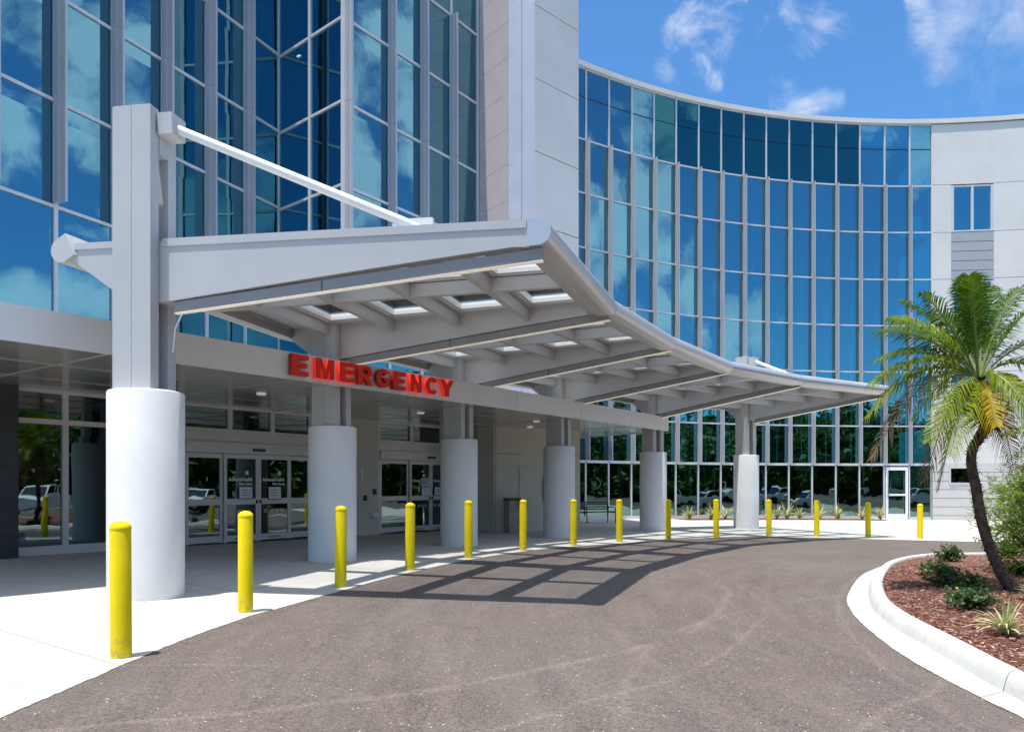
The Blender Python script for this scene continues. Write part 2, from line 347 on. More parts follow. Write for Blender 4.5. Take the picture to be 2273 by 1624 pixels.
M_carg = glass_mat('truck_glass', (.7, .8, .85), (.05, .06, .06), .1)
M_chrome = varied('chrome', (.6, .6, .62), .2, .9, .05)
M_sblue = varied('sign_blue', (.01, .06, .32), .5, 0, .02)

# ------------------------------------------------------------------ mesh builder
class MB:
    def __init__(s): s.v = []; s.f = []; s.m = []
    def add(s, vs, fs, mi=0):
        o = len(s.v); s.v += [tuple(v) for v in vs]; s.f += [tuple(i + o for i in f) for f in fs]; s.m += [mi] * len(fs); return s
    def prism(s, bot, top, mi=0):
        n = len(bot); vs = list(bot) + list(top)
        fs = [tuple(range(n))[::-1], tuple(range(n, 2 * n))] + [(i, (i + 1) % n, n + (i + 1) % n, n + i) for i in range(n)]
        return s.add(vs, fs, mi)
    def obox(s, o, ax, ay, az, mi=0):      # corner o, three edge vectors
        o = Vector(o); ax = Vector(ax); ay = Vector(ay); az = Vector(az)
        b = [o, o + ax, o + ax + ay, o + ay]; return s.prism(b, [p + az for p in b], mi)
    def box(s, c, size, rz=0, mi=0):
        c = Vector(c); x = Vector((math.cos(rz), math.sin(rz), 0)) * size[0]; y = Vector((-math.sin(rz), math.cos(rz), 0)) * size[1]; z = Vector((0, 0, size[2]))
        return s.obox(c - x / 2 - y / 2 - z / 2, x, y, z, mi)
    def vwall(s, a, b, z0, z1, nrm, t, mi=0):   # wall slab from plan point a to b, thickness t against nrm (t behind)
        a = Vector((a[0], a[1], z0)); b = Vector((b[0], b[1], z0)); n = Vector((nrm[0], nrm[1], 0)) * t
        return s.obox(a, b - a, -n, (0, 0, z1 - z0), mi)
    def poly(s, pts, z0, z1, mi=0):
        return s.prism([(p[0], p[1], z0) for p in pts], [(p[0], p[1], z1) for p in pts], mi)
    def cyl(s, c, r, h, n=24, r2=None, mi=0):
        r2 = r if r2 is None else r2
        b = [(c[0] + r * math.cos(i * 2 * math.pi / n), c[1] + r * math.sin(i * 2 * math.pi / n), c[2]) for i in range(n)]
        t_ = [(c[0] + r2 * math.cos(i * 2 * math.pi / n), c[1] + r2 * math.sin(i * 2 * math.pi / n), c[2] + h) for i in range(n)]
        return s.prism(b, t_, mi)
    def lathe(s, c, prof, n=32, mi=0):
        vs = [(c[0] + r * math.cos(i * 2 * math.pi / n), c[1] + r * math.sin(i * 2 * math.pi / n), c[2] + z) for r, z in prof for i in range(n)]
        fs = [(k * n + i, k * n + (i + 1) % n, (k + 1) * n + (i + 1) % n, (k + 1) * n + i) for k in range(len(prof) - 1) for i in range(n)]
        m = len(prof) - 1
        fs += [tuple(range(n))[::-1], tuple(m * n + i for i in range(n))]
        return s.add(vs, fs, mi)
    def tube(s, pts, rad, n=10, mi=0, cap=True):
        pts = [Vector(p) for p in pts]; rad = rad if isinstance(rad, (list, tuple)) else [rad] * len(pts)
        vs = []; pu = None
        for i, p in enumerate(pts):
            d_ = (pts[min(i + 1, len(pts) - 1)] - pts[max(i - 1, 0)]).normalized()
            if pu is None: pu = d_.orthogonal().normalized()
            pu = (pu - d_ * pu.dot(d_)).normalized(); q = d_.cross(pu)
            vs += [p + (pu * math.cos(k * 2 * math.pi / n) + q * math.sin(k * 2 * math.pi / n)) * rad[i] for k in range(n)]
        fs = [(k * n + i, k * n + (i + 1) % n, (k + 1) * n + (i + 1) % n, (k + 1) * n + i) for k in range(len(pts) - 1) for i in range(n)]
        if cap: m = len(pts) - 1; fs += [tuple(range(n))[::-1], tuple(m * n + i for i in range(n))]
        return s.add(vs, fs, mi)
    def build(s, name, mats, parent=None, smooth=None, origin=None, bevel=0):
        me = bpy.data.meshes.new(name)
        org = Vector(origin) if origin is not None else (parent.location.copy() if parent is not None and parent.type == 'EMPTY' else Vector((0, 0, 0)))
        if parent is not None: org = world_loc(parent)
        me.from_pydata([tuple(Vector(v) - org) for v in s.v], [], s.f)
        for m in (mats if isinstance(mats, (list, tuple)) else [mats]): me.materials.append(m)
        for p, mi in zip(me.polygons, s.m): p.material_index = mi
        bm = bmesh.new(); bm.from_mesh(me); bmesh.ops.recalc_face_normals(bm, faces=bm.faces)
        if bevel:
            bmesh.ops.remove_doubles(bm, verts=bm.verts, dist=1e-5)
            ed = [e for e in bm.edges if len(e.link_faces) == 2 and e.calc_face_angle(0) > .6]
            bmesh.ops.bevel(bm, geom=ed, offset=bevel, segments=2, affect='EDGES', profile=.7)
        bm.to_mesh(me); bm.free(); me.update()
        if smooth is not None: me.set_sharp_from_angle(angle=R(smooth)); 
        if smooth is not None:
            for p in me.polygons: p.use_smooth = True
        o = bpy.data.objects.new(name, me); col.objects.link(o)
        if parent is not None: o.parent = parent
        else: o.location = org
        return o
WL = {}
def world_loc(o):
    l = Vector((0, 0, 0))
    while o is not None: l += o.location; o = o.parent
    return l
def tag(o, label=None, cat=None, group=None, kind=None):
    if label: o['label'] = label
    if cat: o['category'] = cat
    if group: o['group'] = group
    if kind: o['kind'] = kind
    return o
def thing(name, label, cat, loc=(0, 0, 0), rz=0, group=None):
    o = bpy.data.objects.new(name, None); col.objects.link(o); o.location = loc; o.rotation_euler = (0, 0, rz); o.empty_display_size = .2
    return tag(o, label, cat, group)
def copy_tree(o, parent=None):
    c = o.copy(); col.objects.link(c); c.parent = parent
    for ch in [k for k in bpy.data.objects if k.parent == o]: copy_tree(ch, c)
    return c
def text_mesh(body, size, depth=.0, offset=0., align='LEFT', spacing=1.0):
    cu = bpy.data.curves.new('lettering', 'FONT'); cu.body = body; cu.size = size; cu.extrude = depth; cu.offset = offset; cu.align_x = align; cu.space_character = spacing
    cu.resolution_u = 4
    o = bpy.data.objects.new('lettering', cu); col.objects.link(o)
    bpy.context.view_layer.update(); dg = bpy.context.evaluated_depsgraph_get()
    me = bpy.data.meshes.new_from_object(o.evaluated_get(dg)); bpy.data.objects.remove(o); bpy.data.curves.remove(cu)
    return me

# ------------------------------------------------------------------ the setting: ground, road, pavement, island
gb = MB()
xs = [-900, -20, 32, 900]
gb.add([(x, y, gz(x) - .03) for y in (-900, 900) for x in xs], [(0, 1, 5, 4), (1, 2, 6, 5), (2, 3, 7, 6)])
tag(gb.build('ground', M_grass), kind='structure')
def sheet(name, pts, dz, m, kind='structure'):
    b = MB(); bm = bmesh.new(); vs = [bm.verts.new((p[0], p[1], gz(p[0]) + dz)) for p in pts]; f = bm.faces.new(vs)
    if f.normal.z < 0: f.normal_flip()
    bmesh.ops.triangulate(bm, faces=bm.faces)
    me = bpy.data.meshes.new(name); bm.to_mesh(me); bm.free(); me.materials.append(m)
    bmm = bmesh.new(); bmm.from_mesh(me); bmesh.ops.recalc_face_normals(bmm, faces=bmm.faces)
    if sum(f.normal.z for f in bmm.faces) < 0: bmesh.ops.reverse_faces(bmm, faces=bmm.faces)
    bmm.to_mesh(me); bmm.free()
    o = bpy.data.objects.new(name, me); col.objects.link(o); return tag(o, kind=kind)
def smooth_path(pts, n=6):
    out = []; P = [Vector(p[:2]) for p in pts]
    for i in range(len(P) - 1):
        p0 = P[max(i - 1, 0)]; p1 = P[i]; p2 = P[i + 1]; p3 = P[min(i + 2, len(P) - 1)]
        for k in range(n):
            t_ = k / n; out.append(.5 * ((2 * p1) + (p2 - p0) * t_ + (2 * p0 - 5 * p1 + 4 * p2 - p3) * t_ ** 2 + (3 * p1 - p0 - 3 * p2 + p3) * t_ ** 3))
    out.append(P[-1]); return out
sheet('road', [(-18, -60), (32, -60), (32, 40), (-18, 40)], .0, M_asphalt)
sheet('car_park', [(32, -60), (54, -60), (54, 34), (32, 34)], .0, M_asphalt)
edge_px = zc(0, 1369, [(0, 1510), (450, 1320), (900, 1120), (1400, 910), (1750, 775), (2100, 655)]) + zc(600, 1369, [(345, 605), (790, 480), (1380, 320), (1980, 190)]) \
    + zc(1250, 1369, [(470, 105), (1150, 55), (1870, 12)]) + zc(1916, 1369, [(0, 3), (600, 14), (1200, 30), (1900, 48)]) + [(2273, 1206)]
edge = [G(u, v) for u, v in edge_px]
print('edge', [tuple(round(c, 2) for c in e[:2]) for e in edge])
edge = smooth_path([(-3.6, -12), (-3.4, -4), (-3.28, 1), (-3.22, 3.5)] + edge + [(22, 21.5), (30, 19)], 22)
_r = random.Random(9); _w = 0
for _i in range(len(edge)):
    _w = _w * .7 + _r.uniform(-.006, .006); edge[_i] = edge[_i] + Vector((_w + _r.uniform(-.004, .004), 0))
sheet('plaza', [(-19, -12)] + edge + [(31, 55), (-19, 55)], .005, M_conc)

# island: gutter pan, kerb, mulch
O_px = zc(1916, 1369, [(2600, 1700), (2273, 1515), (1960, 1365), (1600, 1180), (1260, 985), (1020, 805), (860, 650), (805, 520), (860, 400), (960, 305), (1150, 237), (1400, 192), (1600, 181), (1900, 178), (2250, 182)])
I_px = zc(1916, 1369, [(2600, 1570), (2273, 1395), (1900, 1185), (1500, 945), (1200, 770), (1040, 640), (985, 540), (985, 430), (1030, 345), (1110, 270), (1260, 222), (1450, 196), (1600, 190), (1900, 186), (2250, 190)])
Og = smooth_path([G(u, v) for u, v in O_px] + [(14.5, 15.2), (19, 12)], 20)
Og = [p_ + Vector((_r.uniform(-.006, .006), _r.uniform(-.006, .006))) for p_ in Og]
Ig = smooth_path([G(u, v) for u, v in I_px] + [(14.4, 14.9), (18.6, 11.8)], 20)
print('island', [tuple(round(c, 2) for c in Ig[i]) for i in range(0, len(Ig), 5)])
def offset_path(P, d_):
    out = []
    for i, p in enumerate(P):
        t_ = (P[min(i + 1, len(P) - 1)] - P[max(i - 1, 0)]); n_ = Vector((t_.y, -t_.x)).normalized(); out.append(p + n_ * d_)
    return out
Ib = Ig; It = offset_path(Ig, .05); It2 = offset_path(Ig, .17); Iin = offset_path(Ig, .19)
def ribbon(name, rails, mats_, kind='structure', smooth=50):
    b = MB(); n = len(rails[0][0])
    vs = []
    for P, z in rails: vs += [(p.x, p.y, gz(p.x) + z) for p in P]
    fs = [(k * n + i, k * n + i + 1, (k + 1) * n + i + 1, (k + 1) * n + i) for k in range(len(rails) - 1) for i in range(n - 1)]
    b.add(vs, fs); o = b.build(name, mats_, smooth=smooth); return tag(o, kind=kind)
ribbon('gutter', [(Og, .006), (offset_path(Ig, -.02), .010), (offset_path(Ig, .03), .012)], M_gutter)
ribbon('kerb', [(Ib, .008), (offset_path(Ig, .02), .06), (offset_path(Ig, .045), .115), (offset_path(Ig, .075), .142), (offset_path(Ig, .11), .150), (offset_path(Ig, .175), .150), (offset_path(Ig, .195), .13), (Iin, .02)], M_kerb)
inner = offset_path(Ig, .185)
mb_pts = inner + [Vector((30, 8)), Vector((30, -5)), Vector((8, -5))]
sheet('mulch_bed', mb_pts, .10, M_mulch)
# loose bark chips on the island: nobody could count them
def inside(p, poly):
    c = False; j = len(poly) - 1
    for i in range(len(poly)):
        a, b = poly[i], poly[j]
        if (a[1] > p[1]) != (b[1] > p[1]) and p[0] < (b[0] - a[0]) * (p[1] - a[1]) / (b[1] - a[1]) + a[0]: c = not c
        j = i
    return c
rnd = random.Random(4)
cb = MB(); cnt = 0
while cnt < 15000:
    x = rnd.uniform(4, 11.5); y = rnd.uniform(4.5, 14)
    if rnd.random() > (1.2 - (y - 4.5) / 11) or not inside((x, y), mb_pts): continue
    a = rnd.uniform(0, 6.28); l = rnd.uniform(.012, .038); wd = rnd.uniform(.005, .012); h = rnd.uniform(.004, .01)
    t_ = Vector((math.cos(a), math.sin(a), rnd.uniform(-.4, .4))).normalized(); s_ = Vector((-math.sin(a), math.cos(a), rnd.uniform(-.4, .4))).normalized()
    o = Vector((x, y, gz(x) + .10 + rnd.uniform(.0, .022))); n_ = t_.cross(s_) * h
    vs = [o - t_ * l - s_ * wd * .6, o + t_ * l - s_ * wd, o + t_ * l * .9 + s_ * wd, o - t_ * l * .8 + s_ * wd * .8]
    cb.prism(vs, [v + n_ for v in vs]); cnt += 1
tag(cb.build('bark_chips', M_chip), 'loose red brown bark chips over the island bed', 'bark mulch', kind='stuff')

# ------------------------------------------------------------------ hospital building
BD = Vector((.587, .81, 0)).normalized(); BN = Vector((BD.y, -BD.x, 0)); SD = 16.2
AD = Vector((.415, .91, 0)).normalized(); AN = Vector((AD.y, -AD.x, 0)); ADD = 16.2
def on_plane(u, n, D):
    a = (u - CX) / F; Y = -D / (a * n.x + n.y); return Vector((a * Y, Y, 0))
hosp = thing('hospital_building', 'white and blue glass hospital building with curved wing behind the entrance', 'building')
LV = [2.6, 4.6, 7.5, 9.85, 12.2, 14.55, 16.9, 19.25, 21.6, 24.0]

def facade(pts, nrms, levels, fins, depth, glassmat, parts_label=None, finz=None, low=None, mull=.05, blinds=(), top_extra=0):
    """pts: plan points of the mullions; one window_bay part per bay, each with glazing and fin sub-parts"""
    for i in range(len(pts) - 1):
        a = Vector((pts[i][0], pts[i][1], 0)); b = Vector((pts[i + 1][0], pts[i + 1][1], 0)); n = Vector((nrms[i][0], nrms[i][1], 0)); t_ = (b - a).normalized()
        m = MB(); z0, z1 = levels[0], levels[-1]
        m.obox(a - t_ * mull / 2 + n * .05 + Vector((0, 0, z0)), t_ * mull, -n * .16, (0, 0, z1 - z0))
        if i == len(pts) - 2: m.obox(b - t_ * mull / 2 + n * .05 + Vector((0, 0, z0)), t_ * mull, -n * .16, (0, 0, z1 - z0))
        for z in levels:
            hh = .07 if z not in (levels[0],) else .12
            m.obox(a + t_ * mull / 2 + n * .045 + Vector((0, 0, z - hh / 2)), (b - a) - t_ * mull, -n * .15, (0, 0, hh))
        fr = m.build('window_bay', M_frame, hosp)
        g = MB()
        g.obox(a + Vector((0, 0, z0)), b - a, -n * .02, (0, 0, z1 - z0))
        g.build('glazing', glassmat, fr)
        if top_extra and i < len(pts) - 4 and i > 6:  # middle bays only: thin overlay carrying the painted dark reflection
            g = MB(); g.obox(a + n * .004 + Vector((0, 0, top_extra)), b - a, -n * .003, (0, 0, z1 - top_extra)); g.build('dark_reflection_pane', M_darkrefl, fr)
        if fins and (finz[0] is not None):
            f = MB(); zz = finz[0]
            segs = [finz[0]] + [z for z in levels if finz[0] < z < finz[1]][1::2] + [finz[1]]
            for k in range(len(segs) - 1):
                q = a + n * .052
                za, zb = segs[k] + .006, segs[k + 1] - .006
                # folded plate: flat blade with a narrower return at its root
                f.obox(q - t_ * fins / 2 + Vector((0, 0, za)), t_ * fins, n * depth, (0, 0, zb - za))
                f.obox(q - t_ * (fins / 2 + .03) + Vector((0, 0, za)), t_ * .028, n * depth * .45, (0, 0, zb - za))
            f.build('fin', M_fin, fr)
        for (lv, x0, x1, y0, y1) in blinds:
            if (i * 7 + lv * 3) % 5 in (0,): continue
            za, zb = levels[lv], levels[lv + 1]
            bl = MB(); p = a - n * .10
            bl.obox(p + (b - a) * x0 + Vector((0, 0, za + (zb - za) * y0)), (b - a) * (x1 - x0), -n * .02, (0, 0, (zb - za) * (y1 - y0)))
            bl.build('blind', M_blind, fr)

def interior(pts, nrms, floors, z0, z1, dep=3.2):
    b = MB(); s = MB()
    for i in range(len(pts) - 1):
        a = Vector((pts[i][0], pts[i][1], 0)); c = Vector((pts[i + 1][0], pts[i + 1][1], 0)); n = Vector((nrms[i][0], nrms[i][1], 0))
        b.obox(a - n * dep + Vector((0, 0, z0)), c - a, -n * .2, (0, 0, z1 - z0))
        for f in floors: s.obox(a - n * .6 + Vector((0, 0, f - .3)), c - a, -n * (dep - .61), (0, 0, .3))
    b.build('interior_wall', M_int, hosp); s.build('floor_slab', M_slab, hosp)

# --- left wing A, return, wing B (upper glass), above the entrance roof
rnda = random.Random(2)
ua = [140, 282, 408, 524, 625, 712]
A_pts = [on_plane(u / 1.1509, AN, ADD) for u in ua]
stp = (A_pts[1] - A_pts[0])
stp = AD * ((A_pts[-1] - A_pts[0]).length / 5)
A_last = A_pts[-1]; A_pts = [A_last - stp * (5 - k) for k in range(-6, 6)]
print('A step', stp.length, 'A last', A_last)
ub = [882, 994, 1077, 1151, 1219]
B0 = on_plane(882 / 1.1509, BN, SD); Be = on_plane(1219 / 1.1509, BN, SD)
bst = (Be - on_plane(994 / 1.1509, BN, SD)).length / 3
B_pts = [B0] + [Be - BD * bst * k for k in (3, 2, 1, 0)]
print('B', B0, Be, bst)
UZ = 3.75
aw_levels = [UZ, 5.15] + [z for z in LV if z >= 7.4]
facade(A_pts, [AN] * (len(A_pts) - 1), [UZ, 5.15] + [z + .17 for z in LV if z >= 7.4], .06, .34, M_glass, finz=(7.73, 24.0), mull=.09)
facade(B_pts, [BN] * 4, aw_levels, .06, .26, M_glass, finz=(7.56, 16.9), mull=.09)
RD = (B0 - A_last); RL = RD.length; RD.normalize(); RN = Vector((-RD.y, RD.x, 0)); RN = RN if RN.dot(-B0) > 0 else -RN
R_pts = [A_last, A_last + RD * RL * .5, B0]
facade(R_pts, [RN] * 2, [UZ, 5.15] + [z + .09 for z in LV if z >= 7.4], 0, 0, M_glass, finz=(None, None), mull=.10)
# corner posts
cp = MB(); cp.obox(B0 - RD * .02 - BD * .06 + Vector((0, 0, UZ)) + BN * .06, BD * .16, -BN * .16, (0, 0, 24 - UZ)); cp.build('corner_post', M_frame, hosp)
interior(A_pts, [AN] * 20, [9.6, 14.4, 19.2], UZ, 24.2, 4)
interior([B0 + BD * .4] + B_pts[1:] + [Be + BD * 1.0], [BN] * 6, [9.6, 14.4, 19.2], UZ, 24.2, 4)
# interior column and lit ceiling strips seen in the corner
ic = MB(); q = B0 + BD * .9 - BN * 1.3; ic.box((q.x, q.y, 14), (.45, .45, 20)); ic.build('interior_column', M_darkp, hosp)
st = MB(); q = B0 + BD * .9 - BN * 1.3 + RD * -.9
st.box((q.x, q.y, 14.3), (1.7, .14, .03), R(54))
st.build('ceiling_light', M_lampu, hosp)

# --- tower between wing B and the curved wing
TA = Be + BD * .12 - BN * .1; N1 = Vector((-.10, 24.6, 0)); N2 = Vector((.73, 24.3, 0)); TR = Vector((2.27, 25.75, 0))
NB = N1
def panel_wall(a, b, nrm, z0, z1, joints, m, thick=.25, gap=.02, name='wall_panel', jm=None, vj=(), pth=.04):
    a = Vector(a); b = Vector(b); zs = [z0] + [z for z in joints if z0 < z < z1] + [z1]; mb = MB()
    cuts = [0] + list(vj) + [1]
    for i in range(len(zs) - 1):
        for k in range(len(cuts) - 1):
            p0 = a.lerp(b, cuts[k]); p1 = a.lerp(b, cuts[k + 1]); t_ = (p1 - p0).normalized()
            g0 = gap / 2 if k > 0 else 0; g1 = gap / 2 if k < len(cuts) - 2 else 0
            mb.obox(p0 + t_ * g0 + Vector((0, 0, zs[i] + (gap / 2 if i else 0))), (p1 - p0) - t_ * (g0 + g1), -Vector(nrm) * pth, (0, 0, zs[i + 1] - zs[i] - gap / 2 - (gap / 2 if i else 0)))
    mb.obox(a - Vector(nrm) * (pth + .002) + Vector((0, 0, z0)), b - a, -Vector(nrm) * thick, (0, 0, z1 - z0 - .01), 1)
    return mb.build(name, [m, jm or M_djoint], hosp)
n1 = Vector(((TA - N1).y, -(TA - N1).x, 0)).normalized(); n1 = n1 if n1.dot(-N1) > 0 else -n1
panel_wall(TA, N1, n1, UZ, 26, [UZ + 1.17 * k for k in range(1, 20)], M_pink, jm=M_rod, gap=.022, pth=.004)
n2 = Vector(((N2 - N1).y, -(N2 - N1).x, 0)).normalized(); n2 = n2 if n2.dot(-N1) > 0 else -n2
panel_wall(N1, N2, n2, UZ, 26, [], M_lav, vj=(.5,), gap=.015)
n3 = Vector(((TR - N2).y, -(TR - N2).x, 0)).normalized(); n3 = n3 if n3.x > 0 else -n3
panel_wall(N2, TR, n3, UZ, 26, [5.2, 7.55, 9.9, 12.25, 14.6, 16.95, 19.3, 21.6, 24], M_wall, gap=.03)
tb = MB(); tb.poly([TR, TR + Vector((-1.5, 6, 0)), TA + Vector((-2, 8, 0)), TA - n1 * .3, N1 - n1 * .3 - n2 * .32, N2 - n2 * .32 - n3 * .3, TR - n3 * .3], UZ, 25.9); tb.build('tower_core', M_wall, hosp)
# slim dark slot beside the tower
sl = MB(); sl.obox(Be + BD * .03 + Vector((0, 0, UZ)), BD * .12, -BN * .3, (0, 0, 20)); sl.build('shadow_gap', M_djoint, hosp)

# --- entrance roof: fascia and reflective soffit
F0 = Vector((-6.5, 9.6, 0)); F1 = Vector((5.39, 26.0, 0)); FD = (F1 - F0).normalized(); FN = Vector((FD.y, -FD.x, 0))
FZ0, FZ1 = 3.35, 3.83
FL = F0 - FD * 7
roofpoly = [FL, F1, Vector((2.75, 30, 0)), Vector((-4, 33, 0)), Vector((-16, 20, 0)), Vector((-15, 8, 0))]
rf = MB(); rf.poly([FL - FN * .04, F1 - FN * .04 - FD * .04, Vector((2.73, 29.97, 0)), Vector((-4, 33, 0)), Vector((-16, 20, 0)), Vector((-15, 8, 0))], FZ0 + .03, FZ1 - .1)
rfo = rf.build('entrance_roof', M_soffit, hosp)
fa = MB(); L = (F1 - FL).length; cuts = [0, 3.5, 7 + 1.42, 7 + 5.1, 7 + 8.2, 7 + 11.3, 7 + 14.4, 7 + 17.5, L]
for k in range(len(cuts) - 1):
    fa.obox(FL + FD * (cuts[k] + .006) + Vector((0, 0, FZ0)), FD * (cuts[k + 1] - cuts[k] - .012), -FN * .038, (0, 0, FZ1 - FZ0))
ed = (Vector((2.75, 30, 0)) - F1).normalized(); en = Vector((-ed.y, ed.x, 0)); en = en if en.x > 0 else -en
fa.obox(F1 + Vector((0, 0, FZ0)) - FN * .04, ed * 4.7, -en * .038, (0, 0, FZ1 - FZ0))
fa.build('fascia', M_fascia, rfo)
jo = MB()
for k in range(9):
    q = FL + FD * (7 + 1.42 + (k - 2) * 3.3) - FN * .06; jo.obox(q + Vector((0, 0, FZ0 + .022)), FD * .025, -FN * 5.2, (0, 0, .006))
for o_ in (1.8, 3.6): jo.obox(FL - FN * o_ + Vector((0, 0, FZ0 + .018)), FD * (L - 1.5), -FN * .025, (0, 0, .006))
jo.build('soffit_joints', M_joint, rfo)
for (t_, o_) in [(10.6, 3.3), (12.6, 2.4), (15.8, 3.5), (17.6, 2.6), (20, 3.6), (21.5, 1.6), (23.2, 3), (7.5, 2.6)]:
    q = FL + FD * t_ - FN * o_; dl = MB(); dl.lathe((q.x, q.y, FZ0 + .0), [(.085, 0), (.1, .012), (.1, .03)], 20); dl.build('downlight', M_lampu, rfo)

# --- storefront under the roof
def SP(u): return on_plane(u, BN, SD)
def sz(u, v): return EYE + (HZ - v) / F * SP(u).y
def sbox(mb, u0, u1, z0, z1, out=0., th=.1, mi=0):
    a = SP(u0); b = SP(u1); mb.obox(a + BN * out + Vector((0, 0, z0)), b - a, -BN * th, (0, 0, z1 - z0), mi)
def tbox(mb, a, ta, tb_, z0, z1, out=0., th=.1, mi=0):
    mb.obox(a + BD * ta + BN * out + Vector((0, 0, z0)), BD * (tb_ - ta), -BN * th, (0, 0, z1 - z0), mi)
HD = 3.40
dp = MB(); sbox(dp, -90, 24, 0, HD + .02, .35, .6)
for z in (.55, 1.2, 1.85, 2.5): sbox(dp, -88, 24.3, z, z + .012, .353, .6, 1)
dp.build('dark_pier', [M_darkp, M_black], hosp)
# window beside the pier
def window(u_list, z0, ztr, z1, fm, gm, name='window', bot=.2, mw=.11):
    m = MB(); a = SP(u_list[0]); T = [(SP(u) - a).length for u in u_list]
    for t_ in T: tbox(m, a, t_ - mw / 2, t_ + mw / 2, z0, z1, .06, .14)
    for k in range(len(T) - 1):
        for (za, zb) in ((z0, z0 + bot), (ztr, ztr + .1), (z1 - .09, z1)):
            tbox(m, a, T[k] + mw / 2, T[k + 1] - mw / 2, za, zb, .055, .13)
    o = m.build(name, fm, hosp); g = MB(); tbox(g, a, T[0], T[-1], z0 + .1, z1, 0, .02); g.build('glass', gm, o)
    return o
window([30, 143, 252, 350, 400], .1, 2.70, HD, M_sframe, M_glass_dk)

def door_set(uL, uM, uR, seed, texts):
    """sliding entrance: side lights, two sliding leaves, header with sensor, three lights above"""
    a = SP(uL); T = lambda u: (SP(u) - a).length
    L_ = T(uR); zb = gz(a.x) + .02
    fr = MB(); tbox(fr, a, 0, .10, zb, HD, .05, .16); tbox(fr, a, L_ - .1, L_, zb, HD, .05, .16)
    w3 = (L_ - .2 - .2) / 3
    tbox(fr, a, .1, L_ - .1, HD - .08, HD, .045, .15); tbox(fr, a, .1, L_ - .1, 2.76, 2.84, .045, .15)
    for k in (1, 2): tbox(fr, a, .1 + k * (w3 + .1) - .1, .1 + k * (w3 + .1), 2.84, HD - .08, .045, .15)
    tbox(fr, a, .1, L_ - .1, 2.52, 2.757, .03, .13); tbox(fr, a, .1, L_ - .1, 2.26, 2.517, .12, .24); tbox(fr, a, .1, L_ - .1, 2.415, 2.425, .124, .1)
    d_ = fr.build('sliding_entrance', M_sframe, hosp)
    gg = MB(); tbox(gg, a, .1, L_ - .1, 2.84, HD - .08, -.02, .02); gg.build('transom_glass', M_glass_dk, d_)
    sn = MB(); c_ = T(uM); tbox(sn, a, c_ - .17, c_ + .17, 2.33, 2.39, .17, .05); sn.build('motion_sensor', M_black, d_)
    bw = .95
    xs_ = [.1, c_ - bw, c_, c_ + bw, L_ - .1]
    for k in range(4):
        x0, x1 = xs_[k] + .004, xs_[k + 1] - .004; o_ = .05 if k in (0, 3) else .11
        lf = MB()
        for (p, q, z0, z1) in [(x0, x0 + .07, zb, 2.25), (x1 - .07, x1, zb, 2.25)]: tbox(lf, a, p, q, z0, z1, o_, .045)
        for (z0, z1) in [(zb + .02, zb + .17), (1.03, 1.17), (2.14, 2.25)]: tbox(lf, a, x0 + .07, x1 - .07, z0, z1, o_ - .002, .041)
        nm = 'door_leaf' if k in (1, 2) else 'side_light'
        lo = lf.build(nm, M_sframe, d_)
        gl = MB(); tbox(gl, a, x0 + .05, x1 - .05, zb + .1, 2.2, o_ - .018, .012); gl.build('glass', M_glass_dk, d_)
        if k in (1, 2):
            lk = MB(); p = x1 - .05 if k == 1 else x0 + .05; tbox(lk, a, p - .025, p + .025, 1.05, 1.13, o_ + .02, .03); lk.build('lock', M_black, d_)
            dc = MB()
            for (i, xx) in enumerate((.22, .42, .58, .74)):
                q = a + BD * (x0 + (x1 - x0) * xx) + BN * (o_ - .012) + Vector((0, 0, .86)); n_ = 12
                ring = [(q + BD * .045 * math.cos(j * 6.283 / n_) + Vector((0, 0, .045 * math.sin(j * 6.283 / n_)))) for j in range(n_)]
                ri2 = [(q + BD * .030 * math.cos(j * 6.283 / n_) + Vector((0, 0, .030 * math.sin(j * 6.283 / n_)))) for j in range(n_)]
                dc.add(ring + ri2, [(j, (j + 1) % n_, n_ + (j + 1) % n_, n_ + j) for j in range(n_)])
                dc.obox(q - BD * .028 - Vector((0, 0, .004)), BD * .056, BN * .001, (0, 0, .008))
            dc.build('decal', M_vinyl, d_)
            st_ = MB()
            for j in range(9):
                p = x0 + (x1 - x0) * (.3 + .045 * j); tbox(st_, a, p, p + .02, zb + .06, zb + .10, o_ + .001, .002)
            st_.build('sill_label', M_black, d_)
            if texts:
                for (body, size, xx, z, off) in (('AdventHealth', .118, .95, 1.60, .004), ('Palm Coast', .082, .95, 1.505, .003)):
                    me = text_mesh(body, size, .0, off, 'RIGHT'); me.materials.append(M_vinyl)
                    to = bpy.data.objects.new('door_lettering', me); col.objects.link(to); to.parent = d_
                    q = a + BD * (x0 + (x1 - x0) * .83) + BN * (o_ - .013) + Vector((0, 0, z))
                    to.matrix_local = Matrix.Translation(q) @ Matrix(((BD.x, 0, BN.x, 0), (BD.y, 0, BN.y, 0), (0, 1, 0, 0), (0, 0, 0, 1)))
                lg = MB(); q = a + BD * (x0 + (x1 - x0) * .66) + BN * (o_ - .013) + Vector((0, 0, 1.80))
                for j in range(4):
                    an = R(45 + 90 * j); cx_ = .032 * math.cos(an); cz_ = .032 * math.sin(an); n_ = 8
                    lg.add([q + BD * (cx_ + .027 * math.cos(R(10) + i * 6.283 / n_)) + Vector((0, 0, cz_ + .027 * math.sin(R(10) + i * 6.283 / n_))) for i in range(n_)], [tuple(range(n_))])
                lg.build('emblem', M_vinyl, d_)
    return a, xs_
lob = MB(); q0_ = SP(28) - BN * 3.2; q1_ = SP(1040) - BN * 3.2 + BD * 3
lob.obox(q1_ + Vector((0, 0, -.2)), BN * 2.6, BD * .1, (0, 0, HD + .3))
